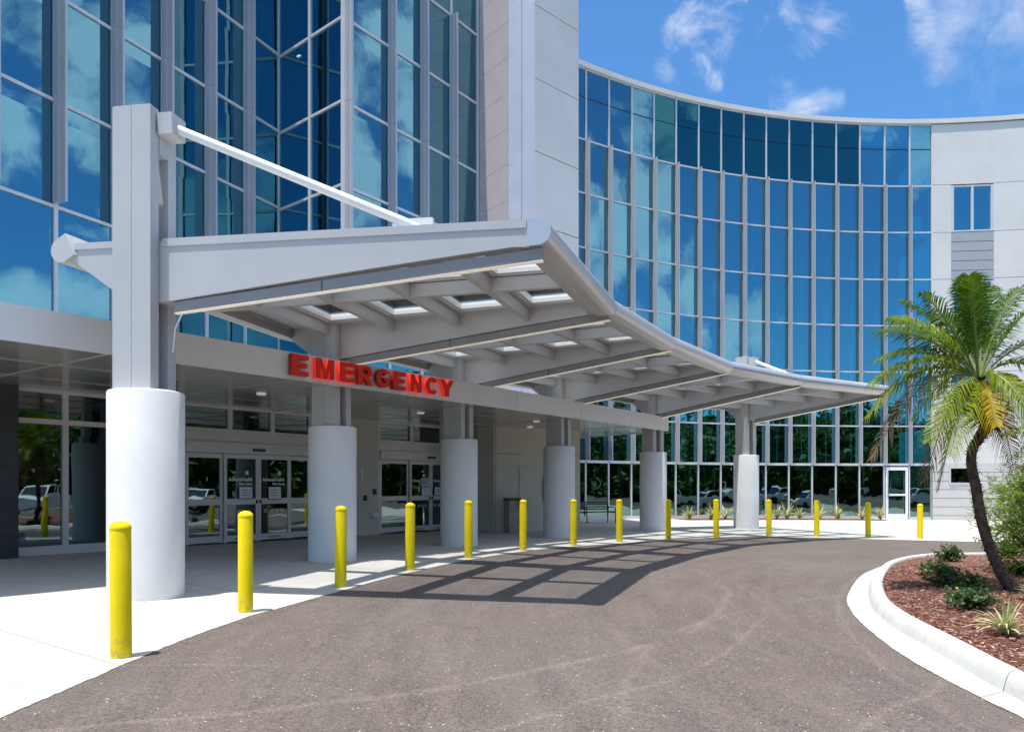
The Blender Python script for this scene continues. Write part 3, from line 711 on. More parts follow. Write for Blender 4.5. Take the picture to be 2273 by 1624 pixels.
lob.obox(q0_ + Vector((0, 0, -.2)), q1_ - q0_, -BN * .1, (0, 0, HD + .3)); lob.obox(q0_ + Vector((0, 0, .22)) + BN * .1, q1_ - q0_, BN * 2.9, (0, 0, .01))
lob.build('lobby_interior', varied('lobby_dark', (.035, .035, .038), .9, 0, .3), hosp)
a1, xs1 = door_set(400, 568, 692, 1, True)
a2, xs2 = door_set(835, 951, 1042, 2, True)
def notice(a, x, z, w_, h_, label, o_=.125, back=True, m=None):
    t = thing('paper_notice', label, 'notice', tuple(a + BD * x + BN * o_ + Vector((0, 0, z))), 0, 'paper notices taped to the entrance doors')
    base = a + BD * x + BN * o_ + Vector((0, 0, z)); b = MB(); b.obox(base - BD * w_ / 2, BD * w_, -BN * .003, (0, 0, h_)); b.build('sheet', m or M_paper, t)
    if back: b = MB(); b.obox(base - BD * (w_ / 2 + .02) - BN * .006 - Vector((0, 0, .02)), BD * (w_ + .04), -BN * .003, (0, 0, h_ + .03)); b.build('backing', M_bluefr, t)
    ln = MB(); r_ = random.Random(int(x * 100) + 1)
    for k in range(3):
        zz = h_ * (.7 - .22 * k); lw = w_ * r_.uniform(.45, .8); n_ = int(lw / .02)
        for j in range(n_):
            if r_.random() < .2: continue
            ln.obox(base + BD * (-lw / 2 + j * .02) + BN * .001 + Vector((0, 0, zz)), BD * .013, -BN * .001, (0, 0, .022))
    ln.build('print', M_ink, t)
notice(a1, xs1[2] - .37, 1.18, .36, .27, 'white paper notice with two printed lines on the left leaf of the nearer sliding doors')
notice(a1, xs1[2] + .47, 1.15, .36, .30, 'white paper notice on the right leaf of the nearer sliding doors')
notice(a2, xs2[2] - .27, 1.18, .34, .25, 'lower white notice on the left leaf of the farther sliding doors', back=False)
notice(a2, xs2[2] - .29, 1.46, .36, .26, 'pale green notice above a white one on the farther doors', back=False, m=varied('pale_green_paper', (.42, .60, .55), .8, 0, .04))
notice(a2, xs2[2] + .33, 1.18, .34, .25, 'white notice with blue backing beside the third concrete column')

# beige wall pieces between and beyond the doors
def swall(u0, u1, m, out=.0, name='wall', z1=HD + .01):
    b = MB(); sbox(b, u0, u1, -.05, z1, out, .3); return b.build(name, m, hosp)
swall(692.5, 834.5, M_beige, .10)
db = MB()
for (u, z, s) in ((801, 1.05, (.1, .16)), (822, 1.22, (.12, .17))): sbox(db, u, u + 7, z, z + s[1], .13, .03)
db.build('card_reader', M_black, hosp)
ob = MB(); sbox(ob, 818, 829, .55, .72, .2, .1); ob.build('outlet_box', M_sframe, hosp)
pc = MB(); sbox(pc, 795.5, 800, 1.65, 1.95, .12, .015); pc.build('plaque', M_paper, hosp)
swall(1042.5, 1090, M_darkp, -.25)
LWa = Vector((-.58, 24.1, 0)); LWb = Vector((2.32, 25.75, 0)); ln_ = Vector(((LWb - LWa).y, -(LWb - LWa).x, 0)).normalized()
wl = MB()
wl.poly([LWa, LWb, LWb + Vector((-.5, 3, 0)), LWa + Vector((-1.6, 3.2, 0)), LWa + Vector((-.55, .55, 0))], -.1, HD + .01)
LWd = (LWb - LWa).normalized()
wl.obox(LWa + LWd * .06 + ln_ * .002 + Vector((0, 0, 2.50)), LWd * 1.0, -ln_ * .02, (0, 0, .02), 1)
wl.obox(LWa + LWd * 2.9 + ln_ * .002 + Vector((0, 0, 2.50)), LWd * .35, -ln_ * .02, (0, 0, .02), 1)
wl.obox(LWa + LWd * .06 + ln_ * .002, LWd * .02, -ln_ * .02, (0, 0, HD), 1)
wl.build('side_wall', [M_beige, M_djoint], hosp)
dr = MB(); q = LWa + LWd * .93 + ln_ * .03
dr.obox(q, LWd * .04, -ln_ * .03, (0, 0, 2.12)); dr.obox(q + LWd * 1.0, LWd * .04, -ln_ * .03, (0, 0, 2.12)); dr.obox(q + LWd * .04 + Vector((0, 0, 2.08)), LWd * .96, -ln_ * .03, (0, 0, .04))
dr.obox(q + LWd * .045 - ln_ * .012, LWd * .95, -ln_ * .017, (0, 0, 2.075)); dro = dr.build('side_door', M_beige, hosp)
hd = MB(); hd.obox(q + LWd * .9 + ln_ * .01 + Vector((0, 0, 1.0)), LWd * .05, ln_ * .04, (0, 0, .75)); hd.build('handle', M_black, dro)

# --- curved wing
CC = Vector((20.3, 8.5, 0)); CR = 30.4
def on_arc(u):
    a = (u - CX) / F; d_ = Vector((a, 1, 0)); A = d_.dot(d_); B = -2 * d_.dot(CC); C_ = CC.dot(CC) - CR * CR
    t_ = (-B + math.sqrt(B * B - 4 * A * C_)) / (2 * A); return d_ * t_
mu = [1300, 1351, 1401.5, 1450.6, 1500, 1550, 1600, 1650, 1700, 1751, 1802.6, 1855.3, 1907.7, 1962.6, 2018.2, 2067.5]
C_pts = [on_arc(u) for u in mu]
def rot(p, ang): v = p - CC; c_, s_ = math.cos(ang), math.sin(ang); return CC + Vector((v.x * c_ - v.y * s_, v.x * s_ + v.y * c_, 0))
stepang = 1.31 / CR
C_pts = [rot(C_pts[0], stepang * k) for k in (4, 3, 2, 1)] + C_pts
C_n = [(CC - (C_pts[i] + C_pts[i + 1]) / 2).normalized() for i in range(len(C_pts) - 1)]
CL = [2.55, 4.52, 7.3, 9.68, 12.05, 14.47, 16.85, 18.75, 20.0]
facade(C_pts, C_n, [z for z in CL if z != 18.75], .045, .25, M_glass, finz=(2.6, 16.88), mull=.075, top_extra=16.87, blinds=((5, .08, .92, .38, .97), (3, .08, .92, .40, .97), (5, .62, .9, 0.02, .97), (3, .05, .28, .02, .97)))
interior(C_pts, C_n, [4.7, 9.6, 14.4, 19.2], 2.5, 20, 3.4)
# joint line across the top row of glass, white parapet cap
pj = MB(); pc_ = MB()
WR = [rot(C_pts[-1], -stepang * k * 1.0) for k in range(0, 11)]
for i in range(len(C_pts) - 1):
    a, b, n = C_pts[i], C_pts[i + 1], C_n[i]; pj.obox(a + n * .004 + Vector((0, 0, 18.72)), b - a, -n * .02, (0, 0, .05))
    pc_.prism([a + n * .14 + Vector((0, 0, 20.04)), b + n * .14 + Vector((0, 0, 20.04)), b - n * .4 + Vector((0, 0, 20.04)), a - n * .4 + Vector((0, 0, 20.04))],
              [a + n * .14 + Vector((0, 0, 20.26)), b + n * .14 + Vector((0, 0, 20.26)), b - n * .4 + Vector((0, 0, 20.26)), a - n * .4 + Vector((0, 0, 20.26))])
pj.build('top_row_joint', M_black, hosp)
# ground floor of the curved wing
for i in range(len(C_pts) - 1):
    a, b, n = C_pts[i] + C_n[i] * .02, C_pts[i + 1] + C_n[i] * .02, C_n[i]; t_ = (b - a).normalized(); L_ = (b - a).length; z0 = gz(a.x) - .02
    isdoor = i == len(C_pts) - 3
    m = MB()
    m.obox(a - t_ * .035 + Vector((0, 0, z0)), t_ * .07, -n * .13, (0, 0, 2.485 - z0))
    if i == len(C_pts) - 2: m.obox(b - t_ * .035 + Vector((0, 0, z0)), t_ * .07, -n * .13, (0, 0, 2.485 - z0))
    if not isdoor: m.obox(a + t_ * .035 - n * .002 + Vector((0, 0, z0)), t_ * (L_ - .07), -n * .12, (0, 0, .16))
    o = m.build('shop_window', M_frame, hosp)
    g = MB(); g.obox(a - n * .05 + Vector((0, 0, z0 + .1)), b - a, -n * .015, (0, 0, 2.4 - z0)); g.build('glass', M_glass_far, o)
    if isdoor:
        dd = MB(); x0, x1 = .06, L_ - .1
        for (p, q_, za, zb) in [(x0, x0 + .12, z0, 2.42), (x1 - .12, x1, z0, 2.42), (x0 + .12, x1 - .12, z0 + .02, z0 + .3), (x0 + .12, x1 - .12, .95, 1.05), (x0 + .12, x1 - .12, 2.26, 2.42)]:
            dd.obox(a + t_ * p + n * .05 + Vector((0, 0, za)), t_ * (q_ - p), -n * .05, (0, 0, zb - za))
        do = dd.build('glass_door', M_vinyl, hosp)
        dh = MB(); q = a + t_ * (x0 + .08) + n * .12; dh.tube([q + Vector((0, 0, .75)), q + Vector((0, 0, 1.6))], .018, 8); dh.build('handle', M_chrome, do)
lb = MB()
for i in range(len(C_pts) - 1):
    a, b, n = C_pts[i], C_pts[i + 1], C_n[i]; lb.obox(a - n * 5 + Vector((0, 0, -.5)), b - a, -n * .2, (0, 0, 3.2))
    lb.obox(a - n * .3 + Vector((0, 0, -.45)), b - a, -n * 4.6, (0, 0, .04), 1)
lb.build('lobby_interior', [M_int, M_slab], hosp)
# white wall carrying on to the right
wn = [(CC - (WR[i] + WR[i + 1]) / 2).normalized() for i in range(len(WR) - 1)]
ww0, ww1 = on_arc(2110), on_arc(2205)
WP = [C_pts[-1], ww0, ww1, on_arc(2290), rot(on_arc(2290), -3 / CR), rot(on_arc(2290), -7 / CR), rot(on_arc(2290), -12 / CR)]
for i in range(len(WP) - 1):
    a, b = WP[i], WP[i + 1]; n = (CC - (a + b) / 2).normalized(); t_ = (b - a).normalized()
    if i != 1:
        panel_wall(a + n * .06, b + n * .06, n, 2.6, 20.0, [4.9, 7.3, 9.7, 12.05, 14.45, 16.9], M_wall, gap=.025, name='white_wall')
    else:
        for (z0, z1, kind) in [(16.9, 20, 'w'), (14.47, 16.85, 'win'), (12.0, 14.45, 'lou'), (9.68, 11.97, 'win'), (7.3, 9.66, 'lou'), (4.9, 7.28, 'win'), (2.6, 4.88, 'w')]:
            if kind == 'w': panel_wall(a + n * .06, b + n * .06, n, z0, z1, [], M_wall, name='white_wall')
            elif kind == 'lou':
                lo = MB(); k_ = 5; h_ = (z1 - z0) / k_
                for j in range(k_): lo.obox(a + n * .04 + Vector((0, 0, z0 + j * h_ + .015)), b - a, -n * .1, (0, 0, h_ - .03))
                lo.obox(a - n * .0 + Vector((0, 0, z0)), b - a, -n * .1, (0, 0, z1 - z0), 1); lo.build('louvre_panel', [M_louver, M_djoint], hosp)
            else:
                wf = MB()
                for (p, q_) in ((0, .07), (.47, .53), (.93, 1)): wf.obox(a.lerp(b, p) + n * .05 + Vector((0, 0, z0)), (b - a) * (q_ - p), -n * .12, (0, 0, z1 - z0))
                for (p, q_) in ((.07, .47), (.53, .93)):
                    for (za, zb) in ((z0, z0 + .08), (z1 - .08, z1)): wf.obox(a.lerp(b, p) + n * .045 + Vector((0, 0, za)), (b - a) * (q_ - p), -n * .11, (0, 0, zb - za))
                wo_ = wf.build('window', M_frame, hosp); g = MB(); g.obox(a - n * .02 + Vector((0, 0, z0)), b - a, -n * .02, (0, 0, z1 - z0)); g.build('glass', M_glass, wo_)
                bk = MB(); bk.obox(a - n * .5 + Vector((0, 0, z0)), b - a, -n * .05, (0, 0, z1 - z0)); bk.build('blind', M_int, wo_)
    # ribbed base course
    bs = MB(); n_r = 7; hr = 3.095 / n_r
    for j in range(n_r):
        z0 = -.5 + j * hr
        bs.obox(a + n * .12 + Vector((0, 0, z0 + .012)), b - a, -n * .1, (0, 0, hr - .024))
    bs.obox(a + n * .09 + Vector((0, 0, -.5)), b - a, -n * .3, (0, 0, 3.05), 1)
    bs.build('base_course', [M_base, M_djoint], hosp)
    pc_.prism([a + n * .14 + Vector((0, 0, 20.04)), b + n * .14 + Vector((0, 0, 20.04)), b - n * .4 + Vector((0, 0, 20.04)), a - n * .4 + Vector((0, 0, 20.04))],
              [a + n * .14 + Vector((0, 0, 20.26)), b + n * .14 + Vector((0, 0, 20.26)), b - n * .4 + Vector((0, 0, 20.26)), a - n * .4 + Vector((0, 0, 20.26))])
pc_.build('parapet_cap', M_wall, hosp)
q0 = on_arc(2104); q1 = on_arc(2168); n = (CC - q0).normalized(); wf = MB()
wf.obox(q0 + n * .16 + Vector((0, 0, 1.55)), q1 - q0, -n * .03, (0, 0, .07)); wf.obox(q0 + n * .16 + Vector((0, 0, 2.35)), q1 - q0, -n * .03, (0, 0, .07))
wf.obox(q0 + n * .16 + Vector((0, 0, 1.62)), (q1 - q0) * .05, -n * .03, (0, 0, .73)); wf.obox(q0 + (q1 - q0) * .95 + n * .16 + Vector((0, 0, 1.62)), (q1 - q0) * .05, -n * .03, (0, 0, .73))
wo_ = wf.build('small_window', M_frame, hosp); g = MB(); g.obox(q0 + n * .135 + Vector((0, 0, 1.6)), q1 - q0, -n * .01, (0, 0, .77)); g.build('glass', M_glass_dk, wo_)
cr_ = MB()
for i in range(len(C_pts) - 1):
    a, b, n = C_pts[i], C_pts[i + 1], C_n[i]; cr_.obox(a - n * 3.6 + Vector((0, 0, -.5)), b - a, -n * .3, (0, 0, 20.6)) if False else None

# --- EMERGENCY sign
sign = thing('emergency_sign', 'red raised letters spelling EMERGENCY on the grey fascia', 'sign', tuple(on_plane(640, FN, -F0.dot(FN))))
def FPt(u): return on_plane(u, FN, -F0.dot(FN))
lets = 'EMERGENCY'; lu = [(637, 676), (691, 733), (744, 781), (785, 820), (826, 857), (863, 892), (902, 927), (935, 962), (966, 999)]
LZ0, LZ1 = 3.42, 3.785
tot0 = FPt(640); tot1 = FPt(1001)
def arc(cx, cy, rx, ry, a0, a1, n=14): return [(cx + rx * math.cos(R(a0 + (a1 - a0) * k / n)), cy + ry * math.sin(R(a0 + (a1 - a0) * k / n))) for k in range(n + 1)]
GL = {'E': [[(0, 0), (1, 0), (1, .22), (.36, .22), (.36, .40), (.93, .40), (.93, .61), (.36, .61), (.36, .78), (1, .78), (1, 1), (0, 1)]],
      'M': [[(0, 0), (.25, 0), (.25, .60), (.40, 0), (.60, 0), (.75, .60), (.75, 0), (1, 0), (1, 1), (.68, 1), (.5, .42), (.32, 1), (0, 1)]],
      'N': [[(0, 0), (.30, 0), (.30, .52), (.69, 0), (1, 0), (1, 1), (.70, 1), (.70, .48), (.31, 1), (0, 1)]],
      'Y': [[(.34, 0), (.66, 0), (.66, .40), (1, 1), (.66, 1), (.5, .66), (.34, 1), (0, 1), (.34, .40)]],
      'R': [[(0, 0), (.32, 0), (.32, .36), (.42, .36), (.66, 0), (1.02, 0), (.73, .42)] + arc(.58, .69, .36, .31, -55, 90, 10) + [(0, 1)], [(.32, .56), (.32, .80), (.54, .80)] + arc(.54, .68, .10, .12, 90, -90, 6)[1:-1] + [(.54, .56)]],
      'C': [arc(.5, .5, .5, .52, 38, 322, 26) + arc(.5, .5, .19, .27, 318, 42, 18)],
      'G': [arc(.5, .5, .5, .52, 38, 300, 24) + [(.97, .10), (.97, .54), (.52, .54), (.52, .35), (.68, .35), (.68, .26)] + arc(.5, .5, .19, .27, 300, 42, 16)]}
def letter_mesh(ch):
    cu = bpy.data.curves.new('letter', 'CURVE'); cu.dimensions = '2D'; cu.fill_mode = 'BOTH'; cu.extrude = .5
    for ring in GL[ch]:
        sp = cu.splines.new('POLY'); sp.points.add(len(ring) - 1); sp.use_cyclic_u = True
        for pnt, (x, y) in zip(sp.points, ring): pnt.co = (x, y, 0, 1)
    o = bpy.data.objects.new('letter', cu); col.objects.link(o); bpy.context.view_layer.update(); dg = bpy.context.evaluated_depsgraph_get()
    me = bpy.data.meshes.new_from_object(o.evaluated_get(dg)); bpy.data.objects.remove(o); bpy.data.curves.remove(cu); return me
for li, (ch, (u0, u1)) in enumerate(zip(lets, lu)):
    me = letter_mesh(ch)
    xs_ = [v.co.x for v in me.vertices]; ys_ = [v.co.y for v in me.vertices]
    p0 = FPt(u0 + 1); p1 = FPt(u1); wv = (p1 - p0).length
    dep = .085
    for v in me.vertices:
        x = (v.co.x - min(xs_)) / (max(xs_) - min(xs_)) * wv; z = LZ0 + (v.co.y - min(ys_)) / (max(ys_) - min(ys_)) * (LZ1 - LZ0); y = (.5 + v.co.z) * dep + .03
        q = p0 + FD * x + FN * y; v.co = Vector((q.x, q.y, z)) - sign.location
    me.materials.append(M_redglow if li in (1, 2, 6, 7, 8) else M_redunlit); me.materials.append(M_red); me.update()
    for p in me.polygons: p.material_index = 1 if p.normal.dot(FN) > .9 else 0
    o = bpy.data.objects.new('letter', me); col.objects.link(o); o.parent = sign

# ------------------------------------------------------------------ entrance canopy
canopy = thing('entrance_canopy', 'curved grey steel canopy with skylights on six white round columns', 'canopy', (-4.7, 9.75, .06))
CP = [(-4.71, 9.73), (-3.47, 14.6), (-1.30, 18.55), (1.37, 21.95), (4.84, 25.9), (8.74, 28.2)]
TP = [(.34, 8.96), (1.61, 12.67), (3.30, 15.86), (5.43, 19.05), (8.15, 21.47), (11.62, 23.66)]
CP = [Vector((x, y, 0)) for x, y in CP]; TP = [Vector((x, y, 0)) for x, y in TP]
ZA = [0, .09, .08, .06, .08, .08]; ZB = [0, .10, .15, .15, .12, .08]
TOPZ = 4.60; BK = 1.12; TUBEZ = 4.47
DIR = [(t - c).normalized() for c, t in zip(CP, TP)]; LEN = [(t - c).length for c, t in zip(CP, TP)]
IP = [c - d_ * BK for c, d_ in zip(CP, DIR)]
for i in range(6):
    c = CP[i]; d_ = DIR[i]; p = Vector((-d_.y, d_.x, 0)); L_ = LEN[i]; g0 = gz(c.x)
    # concrete pier
    pr = MB(); top = 2.62 if i else 2.70
    pr.lathe((c.x, c.y, g0 - .02), [(.457, 0), (.457, top - g0 - .01), (.445, top - g0 + .01), (.40, top - g0 + .022)], 56)
    tag(pr.build('column', M_pier, canopy, smooth=40))
    # twin steel posts
    for s in (-1, 1):
        pp = MB(); w_ = .52; th = .17; off = .10
        o_ = c - d_ * (w_ / 2 + .02) + p * (off if s > 0 else -off - th)
        ZP = 6.25
        pp.obox(o_ + Vector((0, 0, top)), d_ * (w_ / 2 - .003), p * th, (0, 0, ZP - top)); pp.obox(o_ + d_ * (w_ / 2 + .003) + Vector((0, 0, top)), d_ * (w_ / 2 - .003), p * th, (0, 0, ZP - top))
        pp.obox(o_ + d_ * .01 + p * .01 + Vector((0, 0, ZP)), d_ * (w_ - .02), p * (th - .02), (0, 0, .012))
        pp.build('post', M_white, canopy)
    sp_ = MB(); sp_.obox(c - d_ * .2 - p * .098 + Vector((0, 0, top)), d_ * .3, p * .196, (0, 0, 3.72 - top)); sp_.build('gap_block', M_gapfill, canopy)  # dark block filling the gap between the twin posts
    # tapering beam
    prof = [(-BK + .12, 4.42), (-BK + .12, TOPZ - .04), (-.28, TOPZ), (L_ - .12, TOPZ - .03), (L_ - .12, 4.30 + ZB[i] * .5)]
    for k in range(9): s_ = k / 8; prof.append((L_ - .12 - (L_ - .12 - .26) * (.04 + .96 * s_), 4.31 + ZB[i] * .5 - (.49 + ZB[i] * .5 - ZA[i]) * (s_ ** 1.06)))
    prof += [(-.27, 3.90)]
    bm_ = MB()
    P0 = [c + d_ * t_ - p * .085 + Vector((0, 0, z)) for t_, z in prof]; P1 = [q + p * .17 for q in P0]
    bm_.prism(P0, P1); bo = bm_.build('beam', M_white, canopy)
    rl = MB(); rl.obox(c + d_ * .29 - p * .10 + Vector((0, 0, TOPZ - .075)), d_ * (L_ - .45), p * .20, (0, 0, .10)); rl.obox(c - d_ * .28 - p * .10 + Vector((0, 0, TOPZ - .06)), -d_ * (BK - .45), p * .2, (0, 0, .085))
    rl.build('flashing', M_white, bo)
    # strip light under the beam
    a = c + d_ * .42 + Vector((0, 0, 3.70 + ZA[i])); b = c + d_ * (L_ + .03) + Vector((0, 0, 4.165 + ZB[i]))
    e = b - a; lbm = MB(); mid = a + e * .42
    for (q0_, q1_) in ((a, mid - e.normalized() * .008), (mid + e.normalized() * .008, b)): lbm.obox(q0_ - p * .055, q1_ - q0_, p * .11, (0, 0, .125))
    lo = lbm.build('light_bar', M_bar, canopy)
    ll = MB(); ll.obox(a - p * .045 - Vector((0, 0, .018)), e, p * .09, (0, 0, .013)); ll.build('lit_strip', M_lens, lo)
    # hanger: bracket and rod
    br = MB(); br.obox(c + d_ * .255 - p * .15 + Vector((0, 0, 5.93)), d_ * .20, p * .30, (0, 0, .27)); br.obox(c + d_ * .10 - p * .095 + Vector((0, 0, 5.70)), d_ * .15, p * .19, (0, 0, .52))
    br.build('bracket', M_white, canopy)
    ra = c + d_ * .42 + Vector((0, 0, 6.05)); rb_ = c + d_ * 3.62 + Vector((0, 0, 4.62))
    rd = MB(); rd.tube([ra, rb_], .058, 16); rdo = rd.build('hanger_rod', M_rod, canopy, smooth=40)
    cl = MB(); cl.obox(c + d_ * 3.3 - p * .04 + Vector((0, 0, TOPZ + .03)), d_ * .5, p * .08, (0, 0, .10)); cl.build('clevis', M_rod, rdo)
    if i == 0:
        cd = MB(); q = c + d_ * .33 + p * .02
        cd.tube([q + d_ * .28 + Vector((0, 0, 3.76)), q + d_ * .15 + Vector((0, 0, 3.68)), q + d_ * .06 + Vector((0, 0, 3.5)), q + d_ * .03 + Vector((0, 0, 3.2))], .014, 8); cd.build('conduit', M_sframe, canopy, smooth=60)
# rounded outer edge tube and rear tube, swept along the tips with mitred joints
def sweep(points, sect, inward, name, m):
    n = len(points); rows = []
    for i in range(n):
        a = (points[i] - points[i - 1]).normalized() if i else (points[1] - points[0]).normalized()
        b = (points[i + 1] - points[i]).normalized() if i < n - 1 else a
        na = Vector((a.y, -a.x, 0)); nb_ = Vector((b.y, -b.x, 0)); mt = (na + nb_).normalized(); k_ = 1 / max(.5, mt.dot(na))
        rows.append((points[i], mt, k_))
    mb = MB(); ns = len(sect)
    for i in range(n - 1):
        A_, B_ = rows[i], rows[i + 1]; g = .006
        t_ = (B_[0] - A_[0]).normalized()
        r0 = [A_[0] + t_ * g + A_[1] * x * A_[2] + Vector((0, 0, z)) for x, z in sect]; r1 = [B_[0] - t_ * g + B_[1] * x * B_[2] + Vector((0, 0, z)) for x, z in sect]
        mb.prism(r0, r1)
    return mb.build(name, m, canopy, smooth=35)
rT = .158
sect = [(-.16, TUBEZ + rT), (0, TUBEZ + rT)] + [(rT * math.sin(a), TUBEZ + rT * math.cos(a)) for a in [R(10 + 160 * k / 16) for k in range(17)]] + [(0, TUBEZ - rT), (-.16, TUBEZ - rT)]
e0 = (TP[1] - TP[0]).normalized(); e1 = (TP[5] - TP[4]).normalized()
tp2 = [TP[0] - e0 * .12] + TP[1:5] + [TP[5] + e1 * .14]
sweep(tp2, sect, 1, 'edge_tube', M_tube)
sect2 = [(-x, z + .02) for x, z in sect]
ip2 = [IP[0] - (IP[1] - IP[0]).normalized() * .12] + IP[1:5] + [IP[5] + (IP[5] - IP[4]).normalized() * .14]
rc, rs = math.cos(R(28)), math.sin(R(28))
sweep(ip2, [(-(x * rc - (z - TUBEZ) * rs), TUBEZ + .07 + (x * rs + (z - TUBEZ) * rc) * -1) for x, z in sect], 1, 'rear_tube', M_white)
# secondary grid, deck and skylights in each of the five bays
CT = [.02, 1.28, 2.53, 3.77]
for i in range(5):
    def pt(s_, t_, z):  # s across the bay 0..1, t metres outwards from the column line (scaled to the bay)
        a = CP[i] + DIR[i] * (t_ * (LEN[i] - .0) / 5.1); b = CP[i + 1] + DIR[i + 1] * (t_ * LEN[i + 1] / 5.1); q = a.lerp(b, s_); q.z = z; return q
    BM = .28; wbay = (CP[i + 1] - CP[i]).length; dz0, dz1 = 4.34, 4.54
    def member(s0, t0, s1, t1, w_, z0, z1, mb):
        a = pt(s0, t0, z0); b = pt(s1, t1, z0); d_ = (b - a).normalized(); n_ = Vector((-d_.y, d_.x, 0)); mb.obox(a - n_ * w_ / 2, b - a, n_ * w_, (0, 0, z1 - z0))
    e_ = .088 / wbay
    for t_ in CT:
        m = MB(); member(e_ if t_ > .1 else .275 / wbay, t_, .5 - .055 / wbay, t_, .10, dz0, dz1, m); member(.5 + .055 / wbay, t_, (1 - e_) if t_ > .1 else 1 - .275 / wbay, t_, .10, dz0, dz1, m); m.build('purlin', M_white, canopy)
    m = MB(); member(.5, -.84, .5, 4.86, .10, dz0 - .0, dz1, m); m.build('rib', M_white, canopy)
    m = MB(); member(e_, 4.86, 1 - e_, 4.86, .12, dz0 + .02, dz1, m); m.build('edge_purlin', M_white, canopy); m = MB(); member(e_, -.9, 1 - e_, -.9, .12, dz0 + .04, dz1, m); m.build('edge_purlin', M_white, canopy)
    dk = MB(); a_, b_, c_, d__ = pt(e_, -.86, 4.545), pt(1 - e_, -.86, 4.545), pt(1 - e_, CT[0] + .12, 4.545), pt(e_, CT[0] + .12, 4.545)
    dk.prism([a_, b_, c_, d__], [q + Vector((0, 0, .04)) for q in (a_, b_, c_, d__)])
    T_ = CT + [5.0]
    for k in range(1, 5):
        z = 4.546; t0 = T_[k] - .12; t1 = T_[k] + (.12 if k < 4 else .12)
        q = [pt(e_, t0, z), pt(1 - e_, t0, z), pt(1 - e_, t1, z), pt(e_, t1, z)]; dk.prism(q, [x + Vector((0, 0, .036)) for x in q])
    for (s0, s1) in ((e_, e_ + BM / wbay), (.5 - .10 / wbay, .5 + .10 / wbay), (1 - e_ - BM / wbay, 1 - e_)):
        z = 4.5505
        for k in range(4):
            t0 = T_[k] + .121; t1 = T_[k + 1] - .121
            q = [pt(s0, t0, z), pt(s1, t0, z), pt(s1, t1, z), pt(s0, t1, z)]; dk.prism(q, [x + Vector((0, 0, .03)) for x in q])
    dk.build('deck', M_white, canopy)
    for k in range(4):
        for (s0, s1) in ((e_ + BM / wbay, .5 - .10 / wbay), (.5 + .10 / wbay, 1 - e_ - BM / wbay)):
            t0 = T_[k] + .12; t1 = T_[k + 1] - .12; z = 4.584; f = MB(); bw = .035
            ws = bw / wbay
            for (sa, sb, ta, tb_) in ((s0 - .02 / wbay, s1 + .02 / wbay, t0 - .02, t0 + bw), (s0 - .02 / wbay, s1 + .02 / wbay, t1 - bw, t1 + .02), (s0 - .02 / wbay, s0 + ws, t0 + bw, t1 - bw), (s1 - ws, s1 + .02 / wbay, t0 + bw, t1 - bw)):
                q = [pt(sa, ta, z), pt(sb, ta, z), pt(sb, tb_, z), pt(sa, tb_, z)]; f.prism(q, [x + Vector((0, 0, .09)) for x in q])
            so = f.build('skylight', M_rod, canopy)
            g = MB(); q = [pt(s0 + ws * .5, t0 + bw * .5, 4.650), pt(s1 - ws * .5, t0 + bw * .5, 4.650), pt(s1 - ws * .5, t1 - bw * .5, 4.650), pt(s0 + ws * .5, t1 - bw * .5, 4.650)]
            g.prism(q, [x + Vector((0, 0, .008)) for x in q]); g.build('pane', M_sky, so)

# ------------------------------------------------------------------ bollards
BO = [(269, 1463, 1160), (545, 1361, 1134), (756, 1304, 1121), (910, 1266, 1114), (1040, 1239, 1108), (1161, 1222, 1107), (1273, 1211, 1107), (1375, 1203, 1108), (1483, 1196, 1108), (1590, 1193, 1107), (1707, 1189, 1108), (1813, 1190, 1109), (1927, 1192, 1114), (2042, 1195, 1118)]
BL = ['yellow bollard nearest the camera, in front of the nearest round column', 'yellow bollard standing before the nearer sliding doors, second from the left',
      'yellow bollard in front of the right half of the second round column', 'yellow bollard standing before the farther sliding doors, in a sunlit patch',
      'yellow bollard overlapping the right edge of the third round column', 'yellow bollard beside the beige litter bin', 'yellow bollard just right of the fourth round column',
      'yellow bollard between the fourth and fifth round columns, near the bench', 'yellow bollard touching the right edge of the fifth round column', 'yellow bollard halfway between the fifth and sixth round columns',
      'yellow bollard just right of the sixth and farthest round column', 'yellow bollard fully in sun, third from the right end of the row', 'yellow bollard in front of the white framed glass door', 'yellow bollard at the right end of the row, before the ribbed wall']
rb = .083; H_ = 1.155
b0 = thing('bollard', BL[0], 'bollard', (0, 0, 0), 0, 'yellow bollards along the kerb')
mb = MB(); mb.lathe((0, 0, 0), [(rb, 0), (rb, H_ - .075), (rb - .001, H_ - .072)], 40); body = mb.build('sleeve', M_yellow, b0, smooth=40)
mb = MB(); mb.lathe((0, 0, 0), [(rb + .002, H_ - .0745), (rb + .003, H_ - .062)] + [((rb + .002) * math.cos(R(a)), H_ - .062 + .058 * math.sin(R(a))) for a in range(5, 90, 10)] + [(.002, H_ - .004)], 40); mb.build('cap', M_yellow, b0, smooth=50)
for i, (u, v, t_) in enumerate(BO):
    o = b0 if i == 0 else copy_tree(b0)
    g = G(u, v); r_ = math.hypot(g.x, g.y); g = g * ((r_ + rb) / r_); g.z = gz(g.x) + .004
    o.location = g; o['label'] = BL[i]
    hp = (v - t_) / F * g.y; o.scale = (1, 1, hp / H_ * .5 + .5 if i < 12 else hp / H_); o.rotation_euler = (R([.3, -.3, .2, 0][i % 4]), R([-.2, .2, .35, -.3][i % 4]), i * .9)

